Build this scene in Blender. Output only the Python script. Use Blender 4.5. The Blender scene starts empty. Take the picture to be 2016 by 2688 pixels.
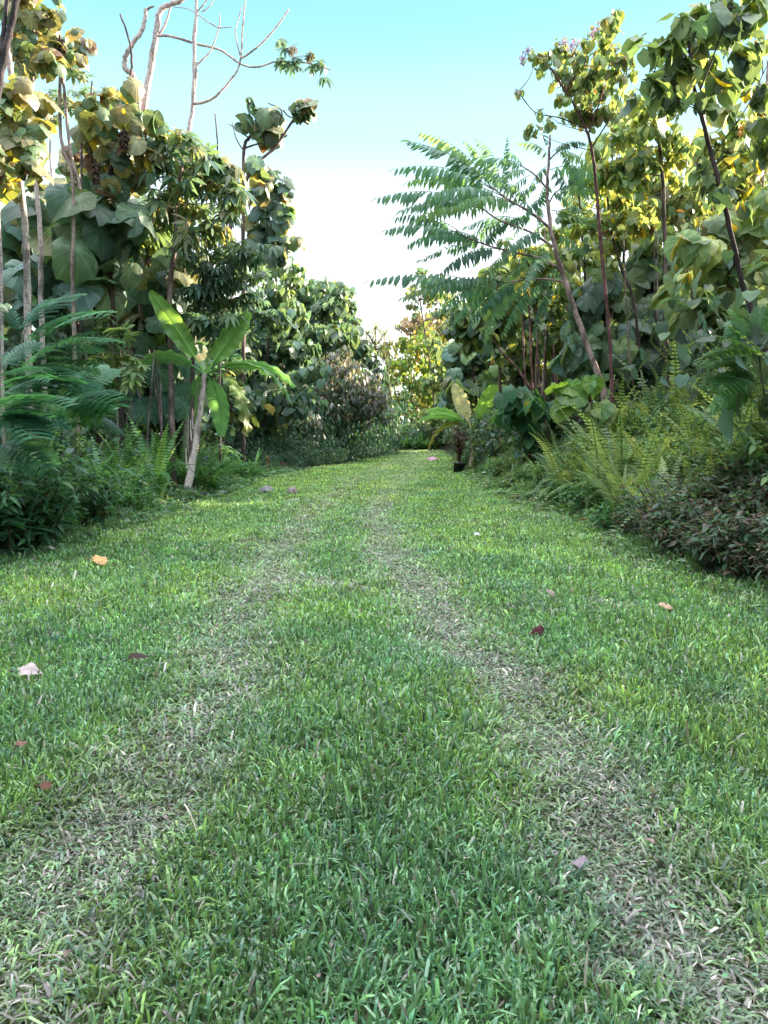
import bpy, math, random
import numpy as np
from mathutils import Vector

random.seed(7)
RNG = np.random.default_rng(11)
SC = bpy.context.scene
COL = SC.collection
R = math.radians

# ------------------------------------------------------------------ camera
CAM_H, PITCH, FPX = 1.5, 6.37, 770.0
cam_d = bpy.data.cameras.new('camera')
cam_d.sensor_fit = 'VERTICAL'; cam_d.sensor_height = 36; cam_d.sensor_width = 36
cam_d.lens = FPX / 1024 * 36
cam_d.clip_start = 0.05; cam_d.clip_end = 2000
cam = bpy.data.objects.new('camera', cam_d); COL.objects.link(cam)
cam.location = (0, 0, CAM_H); cam.rotation_euler = (R(90 - PITCH), 0, 0)
SC.camera = cam

# ------------------------------------------------------------------ sky and sun
SUN_EL, SUN_AZ = 17.0, 62.0          # azimuth measured from the view direction towards the right
w = bpy.data.worlds.new('World'); SC.world = w; w.use_nodes = True
nt = w.node_tree; nt.nodes.clear()
sky = nt.nodes.new('ShaderNodeTexSky'); sky.sky_type = 'NISHITA'; sky.sun_disc = False
sky.sun_elevation = R(SUN_EL); sky.sun_rotation = R(SUN_AZ)
sky.air_density = 1.0; sky.dust_density = 0.6; sky.ozone_density = 1.0
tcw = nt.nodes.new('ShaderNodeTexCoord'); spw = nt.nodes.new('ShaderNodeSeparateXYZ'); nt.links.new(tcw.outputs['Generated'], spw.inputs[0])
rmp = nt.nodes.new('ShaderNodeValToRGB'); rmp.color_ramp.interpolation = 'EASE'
SKY_RAMP = [(0.0, (0.22, 0.22, 0.225)), (0.16, (0.22, 0.222, 0.23)), (0.25, (0.175, 0.20, 0.21)), (0.34, (0.100, 0.168, 0.185)), (0.46, (0.054, 0.132, 0.152)), (0.62, (0.25, 0.33, 0.39)), (1.0, (0.94, 0.97, 1.0))]  # overhead stops raised above the framed band as added fill light
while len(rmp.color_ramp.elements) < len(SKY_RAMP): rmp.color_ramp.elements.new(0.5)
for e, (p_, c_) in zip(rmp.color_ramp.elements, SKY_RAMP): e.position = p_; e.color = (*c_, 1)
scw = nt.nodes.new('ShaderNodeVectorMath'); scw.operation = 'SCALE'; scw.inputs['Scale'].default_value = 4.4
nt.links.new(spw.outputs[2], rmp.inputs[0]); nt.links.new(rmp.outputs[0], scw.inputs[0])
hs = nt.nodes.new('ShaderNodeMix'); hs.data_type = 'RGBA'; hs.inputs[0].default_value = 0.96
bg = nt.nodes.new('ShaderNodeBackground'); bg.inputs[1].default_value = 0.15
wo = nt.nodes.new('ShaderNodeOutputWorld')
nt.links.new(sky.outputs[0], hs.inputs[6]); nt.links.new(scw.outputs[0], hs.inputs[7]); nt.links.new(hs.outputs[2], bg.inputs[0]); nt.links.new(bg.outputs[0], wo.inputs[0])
sl = bpy.data.lights.new('sun', 'SUN'); sl.energy = 2.6; sl.angle = R(0.5); sl.color = (1.0, 0.86, 0.66)
sun = bpy.data.objects.new('sun', sl); COL.objects.link(sun)
sd = Vector((math.sin(R(SUN_AZ)) * math.cos(R(SUN_EL)), math.cos(R(SUN_AZ)) * math.cos(R(SUN_EL)), math.sin(R(SUN_EL))))
sun.rotation_euler = sd.to_track_quat('Z', 'Y').to_euler(); sun.location = sd * 50
SC.view_settings.view_transform = 'Standard'; SC.view_settings.look = 'None'
SC.view_settings.exposure = 3.33; SC.view_settings.gamma = 1
SC.render.engine = 'CYCLES'
SC.cycles.max_bounces = 6; SC.cycles.diffuse_bounces = 3; SC.cycles.glossy_bounces = 2
SC.cycles.transmission_bounces = 4; SC.cycles.transparent_max_bounces = 4
SC.cycles.use_denoising = True

# ------------------------------------------------------------------ places: a point of the picture at a chosen real distance
_cp, _sp = math.cos(R(PITCH)), math.sin(R(PITCH))
def ray(px, py):
    a, b = (px - 384) / FPX, (py - 512) / FPX
    return np.array([a, _cp - b * _sp, -_sp - b * _cp])
def P(px, py, Y):
    d = ray(px, py); t = Y / d[1]
    return np.array([d[0] * t, Y, CAM_H + d[2] * t])
def G(px, py):
    d = ray(px, py); t = -CAM_H / d[2]
    return np.array([d[0] * t, d[1] * t, 0.0])
def SZ(px, Y): return px / FPX * Y * 1.0

# ------------------------------------------------------------------ terrain
_le = [(-30, -6.0), (0, -4.8), (8, -4.25), (10, -4.0), (13.5, -3.6), (18, -3.55), (23, -3.55), (29, -2.0), (36, -0.4), (44, 0.9), (49, 1.5), (60, 1.0)]
_re = [(-30, 4.2), (0, 3.7), (6, 3.3), (8, 3.2), (11, 3.0), (15, 2.75), (19, 2.7), (25, 2.7), (32, 2.9), (40, 3.1), (46, 3.4), (49, 3.0), (60, 2.0)]
def edge_l(y): return np.interp(y, [a for a, b in _le], [b for a, b in _le])
def edge_r(y): return np.interp(y, [a for a, b in _re], [b for a, b in _re])
def outside(x, y):
    """metres beyond the mown lawn (negative inside)"""
    return np.maximum(np.maximum(edge_l(y) - x, x - edge_r(y)), (y - 48.5))
def sstep(a, b, x):
    t = np.clip((x - a) / (b - a), 0, 1); return t * t * (3 - 2 * t)
def hz(x, y):
    x = np.asarray(x, float); y = np.asarray(y, float)
    base = 0.018 * np.sin(x * 2.1 + 0.7 * y) + 0.014 * np.sin(y * 1.7 - x * 0.9 + 1) + 0.006 * np.sin(5.3 * x + 3.1 * y)
    o = outside(x, y)
    rgt = sstep(0.0, 3.0, x - edge_r(y)) * 1.15
    lft = sstep(0.0, 4.0, edge_l(y) - x) * 0.4
    rut = -0.03 * rut_mask(x, y)
    return base + rgt + lft + rut + 0.05 * sstep(0, 1, o) * np.sin(3 * x + 1.3) * np.cos(2.2 * y)
_rl = [(0, -1.05), (1.5, -1.0), (2.5, -1.0), (4, -0.95), (6, -1.15), (8, -1.22), (10, -1.25), (15, -1.2), (20, -0.85), (26, -0.25), (34, 0.75), (42, 1.6), (50, 2.0)]
_rr = [(0, 1.0), (1.5, 0.98), (2.5, 0.93), (4, 0.78), (5, 0.62), (6.5, 0.42), (8, 0.2), (10, 0.0), (12, -0.12), (15, -0.12), (20, 0.3), (26, 0.8), (34, 1.75), (42, 2.5), (50, 3.0)]
def rut_mask(x, y):
    wob = 0.07 * np.sin(y * 1.9) + 0.05 * np.sin(y * 4.3 + 1)
    a = np.interp(y, [p for p, q in _rl], [q for p, q in _rl]) + wob
    b = np.interp(y, [p for p, q in _rr], [q for p, q in _rr]) + 0.8 * wob
    s = 0.24 + 0.006 * np.clip(y, 0, 30)
    ml = 0.70 * np.exp(-((x - a) / (s * 1.15)) ** 2); mr = 0.82 * np.exp(-((x - b) / s) ** 2)
    fade = 1 - 0.60 * sstep(6, 22, y)
    return np.maximum(ml, mr) * fade

# ------------------------------------------------------------------ mesh accumulation (triangles only)
class MB:
    def __init__(s): s.v = []; s.f = []; s.c = []; s.u = []; s.n = 0
    def add(s, v, f, c, u=None):
        v = np.asarray(v, np.float32).reshape(-1, 3); f = np.asarray(f, np.int32).reshape(-1, 3)
        c = np.asarray(c, np.float32)
        if c.ndim == 1: c = np.broadcast_to(c[:3], (len(v), 3))
        if u is None: u = np.zeros((len(v), 2), np.float32)
        s.v.append(v); s.f.append(f + s.n); s.c.append(c[:, :3]); s.u.append(np.asarray(u, np.float32)); s.n += len(v)
    def build(s, name, mat, parent=None, origin=(0, 0, 0), smooth=True):
        if not s.v:
            s.add(np.zeros((3, 3)), [[0, 1, 2]], (0.1, 0.1, 0.1))
        v = np.concatenate(s.v) - np.asarray(origin, np.float32); f = np.concatenate(s.f)
        c = np.concatenate(s.c); u = np.concatenate(s.u)
        me = bpy.data.meshes.new(name)
        me.vertices.add(len(v)); me.vertices.foreach_set('co', v.ravel())
        me.loops.add(f.size); me.loops.foreach_set('vertex_index', f.ravel())
        me.polygons.add(len(f)); me.polygons.foreach_set('loop_start', np.arange(0, f.size, 3, dtype=np.int32))
        me.polygons.foreach_set('loop_total', np.full(len(f), 3, np.int32))
        me.polygons.foreach_set('use_smooth', np.full(len(f), smooth, bool))
        a = me.attributes.new('Col', 'FLOAT_COLOR', 'POINT')
        a.data.foreach_set('color', np.concatenate([c, np.ones((len(c), 1), np.float32)], 1).ravel())
        a = me.attributes.new('luv', 'FLOAT2', 'POINT'); a.data.foreach_set('vector', u.ravel())
        me.update(); me.validate()
        me.materials.append(mat)
        o = bpy.data.objects.new(name, me); COL.objects.link(o)
        if parent is not None: o.parent = parent
        else: o.location = tuple(float(k) for k in origin)
        return o

def tag(o, label=None, cat=None, group=None, kind=None):
    if label: o['label'] = label
    if cat: o['category'] = cat
    if group: o['group'] = group
    if kind: o['kind'] = kind
    return o
def empty(name, loc):
    o = bpy.data.objects.new(name, None); COL.objects.link(o); o.location = tuple(float(k) for k in loc)
    o.empty_display_size = 0.2
    return o
def copy_tree(o, loc, rz=0.0, sc=1.0, label=None, cat=None, group=None):
    c = o.copy(); COL.objects.link(c)
    c.location = tuple(float(k) for k in loc); c.rotation_euler = (0, 0, rz)
    c.scale = (sc, sc, sc) if not isinstance(sc, (tuple, list)) else sc
    for ch in o.children:
        d = ch.copy(); COL.objects.link(d); d.parent = c
    return tag(c, label, cat, group)

# ------------------------------------------------------------------ materials
def newmat(name):
    m = bpy.data.materials.new(name); m.use_nodes = True; m.node_tree.nodes.clear(); return m, m.node_tree
def N(t, kind, **kw):
    n = t.nodes.new(kind)
    for k, v in kw.items(): setattr(n, k, v)
    return n
def math_(t, op, a, b=None, c=None, clamp=False):
    n = N(t, 'ShaderNodeMath', operation=op); n.use_clamp = clamp
    for i, s in enumerate((a, b, c)):
        if s is None: continue
        if isinstance(s, (int, float)): n.inputs[i].default_value = s
        else: t.links.new(s, n.inputs[i])
    return n.outputs[0]
def mixc(t, fac, a, b, bt='MIX'):
    n = N(t, 'ShaderNodeMix', data_type='RGBA', blend_type=bt)
    for idx, s in ((0, fac), (6, a), (7, b)):
        if isinstance(s, (int, float)): n.inputs[idx].default_value = s
        elif isinstance(s, tuple): n.inputs[idx].default_value = (*s, 1)
        else: t.links.new(s, n.inputs[idx])
    return n.outputs[2]
def leafmat(name, vein='none', trans=0.35, rough=0.42, spec=0.5, nscale=9.0, veinc=1.7, spots=0.0, bumpd=0.25):
    m, t = newmat(name); L = t.links.new
    at = N(t, 'ShaderNodeAttribute', attribute_name='Col'); col = at.outputs['Color']
    tc = N(t, 'ShaderNodeTexCoord')
    nz = N(t, 'ShaderNodeTexNoise'); nz.inputs['Scale'].default_value = nscale; nz.inputs['Detail'].default_value = 4
    L(tc.outputs['Object'], nz.inputs['Vector'])
    f = math_(t, 'MULTIPLY_ADD', nz.outputs[0], 0.9, 0.55)
    cm = N(t, 'ShaderNodeVectorMath', operation='SCALE'); L(col, cm.inputs[0]); L(f, cm.inputs['Scale'])
    base = cm.outputs[0]
    hgt = nz.outputs[0]
    if vein != 'none':
        uv = N(t, 'ShaderNodeAttribute', attribute_name='luv')
        sp = N(t, 'ShaderNodeSeparateXYZ'); L(uv.outputs['Vector'], sp.inputs[0])
        x, y = sp.outputs[0], sp.outputs[1]
        if vein == 'radial':
            ang = math_(t, 'ARCTAN2', x, y)
            r2 = math_(t, 'SQRT', math_(t, 'ADD', math_(t, 'MULTIPLY', x, x), math_(t, 'MULTIPLY', y, y)))
            s = math_(t, 'ABSOLUTE', math_(t, 'SINE', math_(t, 'MULTIPLY', ang, 5.0)))
            dd = math_(t, 'DIVIDE', math_(t, 'MULTIPLY', s, r2), 5.0)
            main = math_(t, 'SUBTRACT', 1.0, math_(t, 'DIVIDE', dd, 0.020), clamp=True)
            s2 = math_(t, 'ABSOLUTE', math_(t, 'SINE', math_(t, 'MULTIPLY', r2, 46.0)))
            sec = math_(t, 'MULTIPLY', math_(t, 'SUBTRACT', 1.0, math_(t, 'DIVIDE', s2, 0.35), clamp=True), 0.22)
            vm = math_(t, 'MAXIMUM', main, sec)
        elif vein == 'banana':
            s = math_(t, 'ABSOLUTE', math_(t, 'SINE', math_(t, 'MULTIPLY', math_(t, 'ADD', y, math_(t, 'MULTIPLY', math_(t, 'ABSOLUTE', x), -0.25)), 130.0)))
            mr = math_(t, 'SUBTRACT', 1.0, math_(t, 'DIVIDE', math_(t, 'ABSOLUTE', x), 0.012), clamp=True)
            vm = math_(t, 'MAXIMUM', mr, math_(t, 'MULTIPLY', math_(t, 'SUBTRACT', 1.0, s), 0.25))
        else:
            mr = math_(t, 'SUBTRACT', 1.0, math_(t, 'DIVIDE', math_(t, 'ABSOLUTE', x), 0.03), clamp=True)
            sd_ = math_(t, 'ABSOLUTE', math_(t, 'SINE', math_(t, 'MULTIPLY', math_(t, 'SUBTRACT', y, math_(t, 'ABSOLUTE', x)), 24.0)))
            vm = math_(t, 'MAXIMUM', mr, math_(t, 'MULTIPLY', math_(t, 'SUBTRACT', 1.0, math_(t, 'DIVIDE', sd_, 0.3), clamp=True), 0.25))
        vv = N(t, 'ShaderNodeVectorMath', operation='SCALE'); L(base, vv.inputs[0]); vv.inputs['Scale'].default_value = veinc
        base = mixc(t, math_(t, 'MULTIPLY', vm, 0.75), base, vv.outputs[0])
        hgt = math_(t, 'SUBTRACT', math_(t, 'MULTIPLY', nz.outputs[0], 0.6), vm)
    if spots > 0:
        n2 = N(t, 'ShaderNodeTexNoise'); n2.inputs['Scale'].default_value = 21; n2.inputs['Detail'].default_value = 2
        L(tc.outputs['Object'], n2.inputs['Vector'])
        k = math_(t, 'MULTIPLY', math_(t, 'SUBTRACT', n2.outputs[0], 0.64, clamp=True), 14.0, clamp=True)
        base = mixc(t, math_(t, 'MULTIPLY', k, spots), base, (0.16, 0.09, 0.035))
    pr = N(t, 'ShaderNodeBsdfPrincipled'); L(base, pr.inputs['Base Color'])
    pr.inputs['Roughness'].default_value = rough; pr.inputs['Specular IOR Level'].default_value = spec
    bp = N(t, 'ShaderNodeBump'); bp.inputs['Strength'].default_value = bumpd; bp.inputs['Distance'].default_value = 0.01
    L(hgt, bp.inputs['Height']); L(bp.outputs[0], pr.inputs['Normal'])
    tr = N(t, 'ShaderNodeBsdfTranslucent')
    tcg = mixc(t, 1.0, base, (2.0, 1.85, 0.95), 'MULTIPLY'); L(tcg, tr.inputs[0])
    mx = N(t, 'ShaderNodeMixShader'); mx.inputs[0].default_value = trans
    L(pr.outputs[0], mx.inputs[1]); L(tr.outputs[0], mx.inputs[2])
    o = N(t, 'ShaderNodeOutputMaterial'); L(mx.outputs[0], o.inputs[0])
    return m
def barkmat(name, scale=6.0, contrast=0.8, stretch=0.35, rough=0.85, light=(1.6, 1.5, 1.5), thr=0.52, bands=0.0):
    m, t = newmat(name); L = t.links.new
    at = N(t, 'ShaderNodeAttribute', attribute_name='Col')
    tc = N(t, 'ShaderNodeTexCoord'); mp = N(t, 'ShaderNodeMapping'); mp.inputs['Scale'].default_value = (1, 1, stretch)
    L(tc.outputs['Object'], mp.inputs[0])
    nz = N(t, 'ShaderNodeTexNoise'); nz.inputs['Scale'].default_value = scale; nz.inputs['Detail'].default_value = 6
    nz.inputs['Roughness'].default_value = 0.65
    L(mp.outputs[0], nz.inputs['Vector'])
    n2 = N(t, 'ShaderNodeTexNoise'); n2.inputs['Scale'].default_value = scale * 5; n2.inputs['Detail'].default_value = 5
    L(tc.outputs['Object'], n2.inputs['Vector'])
    k = math_(t, 'MULTIPLY', math_(t, 'SUBTRACT', nz.outputs[0], thr - 0.06, clamp=True), 9.0, clamp=True)
    lt = mixc(t, 1.0, at.outputs['Color'], light, 'MULTIPLY'); dk = mixc(t, 1.0, at.outputs['Color'], (0.5, 0.47, 0.45), 'MULTIPLY')
    c = mixc(t, math_(t, 'MULTIPLY', k, contrast), dk, lt)
    c2 = mixc(t, 1.0, c, math_(t, 'MULTIPLY_ADD', n2.outputs[0], 1.1, 0.45), 'MULTIPLY')
    if bands > 0:
        sx = N(t, 'ShaderNodeSeparateXYZ'); L(tc.outputs['Object'], sx.inputs[0])
        b = math_(t, 'ABSOLUTE', math_(t, 'SINE', math_(t, 'ADD', math_(t, 'MULTIPLY', sx.outputs[2], 26.0), math_(t, 'MULTIPLY', nz.outputs[0], 5.0))))
        bm = math_(t, 'SUBTRACT', 1.0, math_(t, 'DIVIDE', b, 0.25), clamp=True)
        c2 = mixc(t, math_(t, 'MULTIPLY', bm, bands), c2, (0.06, 0.045, 0.04))
    pr = N(t, 'ShaderNodeBsdfPrincipled'); L(c2, pr.inputs['Base Color']); pr.inputs['Roughness'].default_value = rough
    pr.inputs['Specular IOR Level'].default_value = 0.25
    bp = N(t, 'ShaderNodeBump'); bp.inputs['Strength'].default_value = 0.6; bp.inputs['Distance'].default_value = 0.02
    L(n2.outputs[0], bp.inputs['Height']); L(bp.outputs[0], pr.inputs['Normal'])
    o = N(t, 'ShaderNodeOutputMaterial'); L(pr.outputs[0], o.inputs[0])
    return m

M_RND = leafmat('big_round_leaf', 'radial', 0.34, 0.42, 0.5, 5.0, 2.0, spots=0.35)
M_MID = leafmat('veined_leaf', 'mid', 0.40, 0.40, 0.45, 7.0, 1.6, spots=0.2)
M_SML = leafmat('small_leaf', 'none', 0.36, 0.45, 0.4, 4.0)
M_BAN = leafmat('banana_leaf', 'banana', 0.36, 0.38, 0.5, 3.0, 1.3, spots=0.12, bumpd=0.5)
M_FRN = leafmat('fern_leaf', 'none', 0.42, 0.38, 0.5, 5.0)
M_GRS = leafmat('grass_blade', 'none', 0.30, 0.30, 0.8, 6.0)
M_DRY = leafmat('dead_leaf', 'mid', 0.15, 0.7, 0.2, 12.0, 0.6)
M_BARK = barkmat('mottled_bark')
M_PALE = barkmat('pale_ringed_bark', scale=5, thr=0.45, bands=0.5)
M_BANST = barkmat('banana_stem_bark', scale=4, stretch=0.12, contrast=0.9, thr=0.5)

# ------------------------------------------------------------------ geometry helpers
def nrm(a):
    return a / np.maximum(np.linalg.norm(a, axis=-1, keepdims=True), 1e-9)
def spline(pts, n):
    pts = np.asarray(pts, float)
    if len(pts) < 3: 
        t = np.linspace(0, 1, n)[:, None]; return pts[0] * (1 - t) + pts[-1] * t
    p = np.vstack([2 * pts[0] - pts[1], pts, 2 * pts[-1] - pts[-2]])
    seg = len(pts) - 1; out = []
    for s in np.linspace(0, seg, n):
        i = min(int(s), seg - 1); t = s - i
        a, b, c, d = p[i], p[i + 1], p[i + 2], p[i + 3]
        out.append(0.5 * ((2 * b) + (-a + c) * t + (2 * a - 5 * b + 4 * c - d) * t * t + (-a + 3 * b - 3 * c + d) * t ** 3))
    return np.array(out)
def tube(mb, pts, r0, r1, col, sides=7, n=None, lump=0.10, power=1.0, smooth=True):
    pts = np.asarray(pts, float)
    if n is None: n = max(2, len(pts) * 4)
    c = spline(pts, n) if smooth else pts
    n = len(c)
    tg = nrm(np.gradient(c, axis=0))
    ref = np.array([0.31, 0.2, 0.1]) if abs(tg[0][2]) > 0.8 else np.array([0, 0, 1.0])
    a = nrm(np.cross(tg, ref)); b = np.cross(tg, a)
    t = np.linspace(0, 1, n) ** power
    if n > 14: c = c + RNG.normal(0, 1, (n, 3)) * np.array([1, 1, 0.2]) * (r0 * 0.10)
    r = (r0 * (1 - t) + r1 * t) * (1 + lump * np.sin(np.arange(n) * 2.3) * RNG.uniform(0.4, 1.2, n))
    th = np.linspace(0, 2 * np.pi, sides, endpoint=False)
    v = c[:, None] + r[:, None, None] * (np.cos(th)[None, :, None] * a[:, None] + np.sin(th)[None, :, None] * b[:, None])
    i = np.arange(n - 1)[:, None]; j = np.arange(sides)[None]
    p0 = i * sides + j; p1 = i * sides + (j + 1) % sides; p2 = p1 + sides; p3 = p0 + sides
    f = np.concatenate([np.stack([p0, p1, p2], -1).reshape(-1, 3), np.stack([p0, p2, p3], -1).reshape(-1, 3)])
    v = v.reshape(-1, 3)
    v = np.vstack([v, c[-1] + tg[-1] * r[-1] * 0.5]); tip = len(v) - 1; base = (n - 1) * sides
    f = np.vstack([f, [[base + k, base + (k + 1) % sides, tip] for k in range(sides)]])
    mb.add(v, f, col)
    return c
def many_sticks(mb, A, B, r, col):
    """thin three-sided petioles from A to B"""
    A = np.asarray(A, float); B = np.asarray(B, float); n = len(A)
    if n == 0: return
    tg = nrm(B - A); a = nrm(np.cross(tg, np.array([0.2, 0.3, 1.0]))); b = np.cross(tg, a)
    Mi = (A + B) / 2 + np.array([0, 0, 0.06]) * np.linalg.norm(B - A, axis=1)[:, None]
    vs = []
    for C_, k in ((A, 1.2), (Mi, 1.0), (B, 0.7)):
        for th in (0, 2.094, 4.189):
            vs.append(C_ + k * r * (math.cos(th) * a + math.sin(th) * b))
    v = np.stack(vs, 1)
    fl = []
    for s in range(2):
        for k in range(3):
            p0 = s * 3 + k; p1 = s * 3 + (k + 1) % 3
            fl += [[p0, p1, p1 + 3], [p0, p1 + 3, p0 + 3]]
    f = (np.array(fl)[None] + (np.arange(n) * 9)[:, None, None]).reshape(-1, 3)
    mb.add(v.reshape(-1, 3), f, col)
def stamp(mb, tm, pos, dr, up, size, col, uvs=True):
    """stamp leaf template at n places; tm=(v,f,uv)"""
    v, f, u = tm; n = len(pos)
    if n == 0: return
    d = nrm(np.asarray(dr, float)); z = np.asarray(up, float)
    x = nrm(np.cross(d, z)); z = np.cross(x, d)
    size = np.asarray(size, float)
    if size.ndim == 1: size = np.stack([size] * 3, 1)
    V = pos[:, None] + (v[None, :, 0:1] * size[:, None, 0:1]) * x[:, None] + (v[None, :, 1:2] * size[:, None, 1:2]) * d[:, None] + (v[None, :, 2:3] * size[:, None, 2:3]) * z[:, None]
    F = f[None] + (np.arange(n) * len(v))[:, None, None]
    C_ = np.repeat(col[:, None], len(v), 1)
    mb.add(V.reshape(-1, 3), F.reshape(-1, 3), C_.reshape(-1, 3), np.tile(u, (n, 1)))
def palette(n, pal, jit=0.25):
    cols = np.array([p[0] for p in pal]); wt = np.array([p[1] for p in pal], float); wt /= wt.sum()
    k = RNG.choice(len(cols), n, p=wt)
    return cols[k] * RNG.uniform(1 - jit, 1 + jit, (n, 1)) * RNG.uniform(0.93, 1.07, (n, 3))

# ------------------------------------------------------------------ leaf templates: tip along +y, upper side +z, length about 1
def t_round(seed, n=30, wav=0.03, droop=0.35, notch=0.14):
    g = np.random.default_rng(seed); th = np.linspace(-np.pi, np.pi, n, endpoint=False)
    r = 0.5 * (1 + 0.28 * np.cos(th)) + 0.10 * np.exp(-(th / 0.22) ** 2) - notch * np.exp(-((np.abs(th) - np.pi) / 0.25) ** 2)
    r = r * (1 + 0.022 * np.cos(10 * th)) * (1 + wav * np.sin(4 * th + g.uniform(0, 6)) + wav * 0.35 * g.standard_normal(n))
    r = r * (1 - 0.35 * (g.random(n) > 0.95))
    V = [[0, 0, 0]]; F = []
    rings = (0.45, 0.8, 1.0); pw = g.uniform(0, 6, 3)
    for q, k in enumerate(rings):
        rr = r * k
        z = -droop * rr ** 2 + 0.035 * k * np.sin(3 * th + pw[0]) * rr * 2 + 0.02 * k * np.sin(7 * th + pw[1]) + 0.012 * np.cos(10 * th) * k
        V += np.stack([rr * np.sin(th), rr * np.cos(th), z], 1).tolist()
    for j in range(n):
        F.append([0, 1 + (j + 1) % n, 1 + j])
        for q in range(2):
            a = 1 + q * n + j; b = 1 + q * n + (j + 1) % n
            F += [[a, b, b + n], [a, b + n, a + n]]
    V = np.array(V); return V, np.array(F), V[:, :2].copy()
def t_blade(prof, seg, fold=0.2, droop=0.2, cols=1, wav=0.0, seed=0):
    """leaf from base (0,0) to tip (0,1); prof(t) half width"""
    g = np.random.default_rng(seed)
    V = []; F = []; 
    for i in range(seg + 1):
        t = i / seg; wd = prof(t); z = -droop * t * t
        zz = fold * wd + wav * g.standard_normal()
        z2 = fold * wd + wav * g.standard_normal()
        V += [[-wd, t, z + zz], [0, t, z], [wd, t, z + z2]]
    for i in range(seg):
        a = i * 3
        F += [[a, a + 1, a + 4], [a, a + 4, a + 3], [a + 1, a + 2, a + 5], [a + 1, a + 5, a + 4]]
    V = np.array(V, float); return V, np.array(F), V[:, :2].copy()
def t_heart(seed=0, droop=0.25):
    g = np.random.default_rng(seed)
    pr = lambda t: 0.46 * (math.sin(math.pi * min(1, t * 0.92 + 0.08)) ** 0.75) * (1 - 0.25 * t) * (1 if t < 0.99 else 0) + (0.1 if t == 0 else 0)
    v, f, u = t_blade(pr, 6, 0.18, droop, wav=0.02, seed=seed)
    v[0] += [0, -0.12, -0.02]; v[2] += [0, -0.12, -0.02]
    return v, f, v[:, :2].copy()
t_lance = lambda seed=0, wd=0.16, droop=0.25, seg=4: t_blade(lambda t: wd * math.sin(math.pi * min(1, t ** 0.8)) + 0.004, seg, 0.3, droop, wav=0.01, seed=seed)
def merge(parts):
    vs, fs, us, n = [], [], [], 0
    for v, f, u in parts:
        vs.append(v); fs.append(f + n); us.append(u); n += len(v)
    return np.vstack(vs), np.vstack(fs), np.vstack(us)
def xform(tm, pos, d, up, s):
    v, f, u = tm; d = nrm(np.array(d, float)); up = np.array(up, float); x = nrm(np.cross(d, up)); z = np.cross(x, d)
    s = (s, s, s) if np.isscalar(s) else s
    V = np.array(pos) + v[:, 0:1] * s[0] * x + v[:, 1:2] * s[1] * d + v[:, 2:3] * s[2] * z
    return V, f, u
def t_palmate(seed=0, k=9, droop=0.9, wd=0.13):
    """umbrella leaf of long lobes radiating from the petiole tip; radius ~0.5"""
    g = np.random.default_rng(seed); ps = []
    for i in range(k):
        a = (i + 0.5) / k * 2 * np.pi * 0.93 + 0.22 + g.uniform(-0.08, 0.08)
        d = np.array([-math.sin(a), -math.cos(a), g.uniform(-0.05, 0.25)])
        L_ = 0.5 * (1 - 0.25 * math.cos(a)) * g.uniform(0.85, 1.1)
        bl = t_blade(lambda t: wd * (math.sin(math.pi * min(1, 0.04 + 0.96 * t ** 1.5)) ** 0.8) + 0.01, 5, 0.35, droop, seed=i)
        ps.append(xform(bl, (0, 0, 0), d, (0, 0, 1), (L_ * 1.5, L_, L_)))
    return merge(ps)
def t_pinnate(seed=0, pairs=15, leaf=0.15, wd=0.17, arch=0.35, hang=0.9, endtaper=0.5):
    """feather shaped leaf: leaflets hang from both sides of an arching rachis, length 1"""
    g = np.random.default_rng(seed); ps = []
    lt = t_lance(1, wd, 0.35, 3)
    f_ = lambda t: np.array([0, t, arch * (t - t * t * 1.15)])
    for i in range(pairs):
        t = 0.14 + 0.85 * i / (pairs - 1)
        p = f_(t); sz0 = leaf * (0.75 + 0.5 * math.sin(math.pi * t)) * (1 - endtaper * max(0, t - 0.6))
        for s in (-1, 1):
            sz = sz0 * g.uniform(0.72, 1.15)
            if g.random() < 0.05: continue
            d = np.array([s * g.uniform(0.5, 0.95), g.uniform(0.1, 0.6), -hang * g.uniform(0.5, 1.35)])
            ps.append(xform(lt, p, d, (s * 0.7, 0, 0.7), (sz * 1.0, sz, sz)))
    ps.append(xform(lt, f_(1.0), (0, 1, -0.5), (0, 0, 1), leaf * 0.8))
    # rachis
    k = 8; V = []; F = []
    for i in range(k + 1):
        p = f_(i / k); w_ = 0.006 * (1 - 0.7 * i / k)
        V += [p + [-w_, 0, 0], p + [w_, 0, 0], p + [0, 0, -1.5 * w_]]
    for i in range(k):
        a = i * 3
        for q in range(3):
            b, c = a + q, a + (q + 1) % 3
            F += [[b, c, c + 3], [b, c + 3, b + 3]]
    V = np.array(V); ps.append((V, np.array(F), np.full((len(V), 2), 0.5)))
    return merge(ps)
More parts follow.
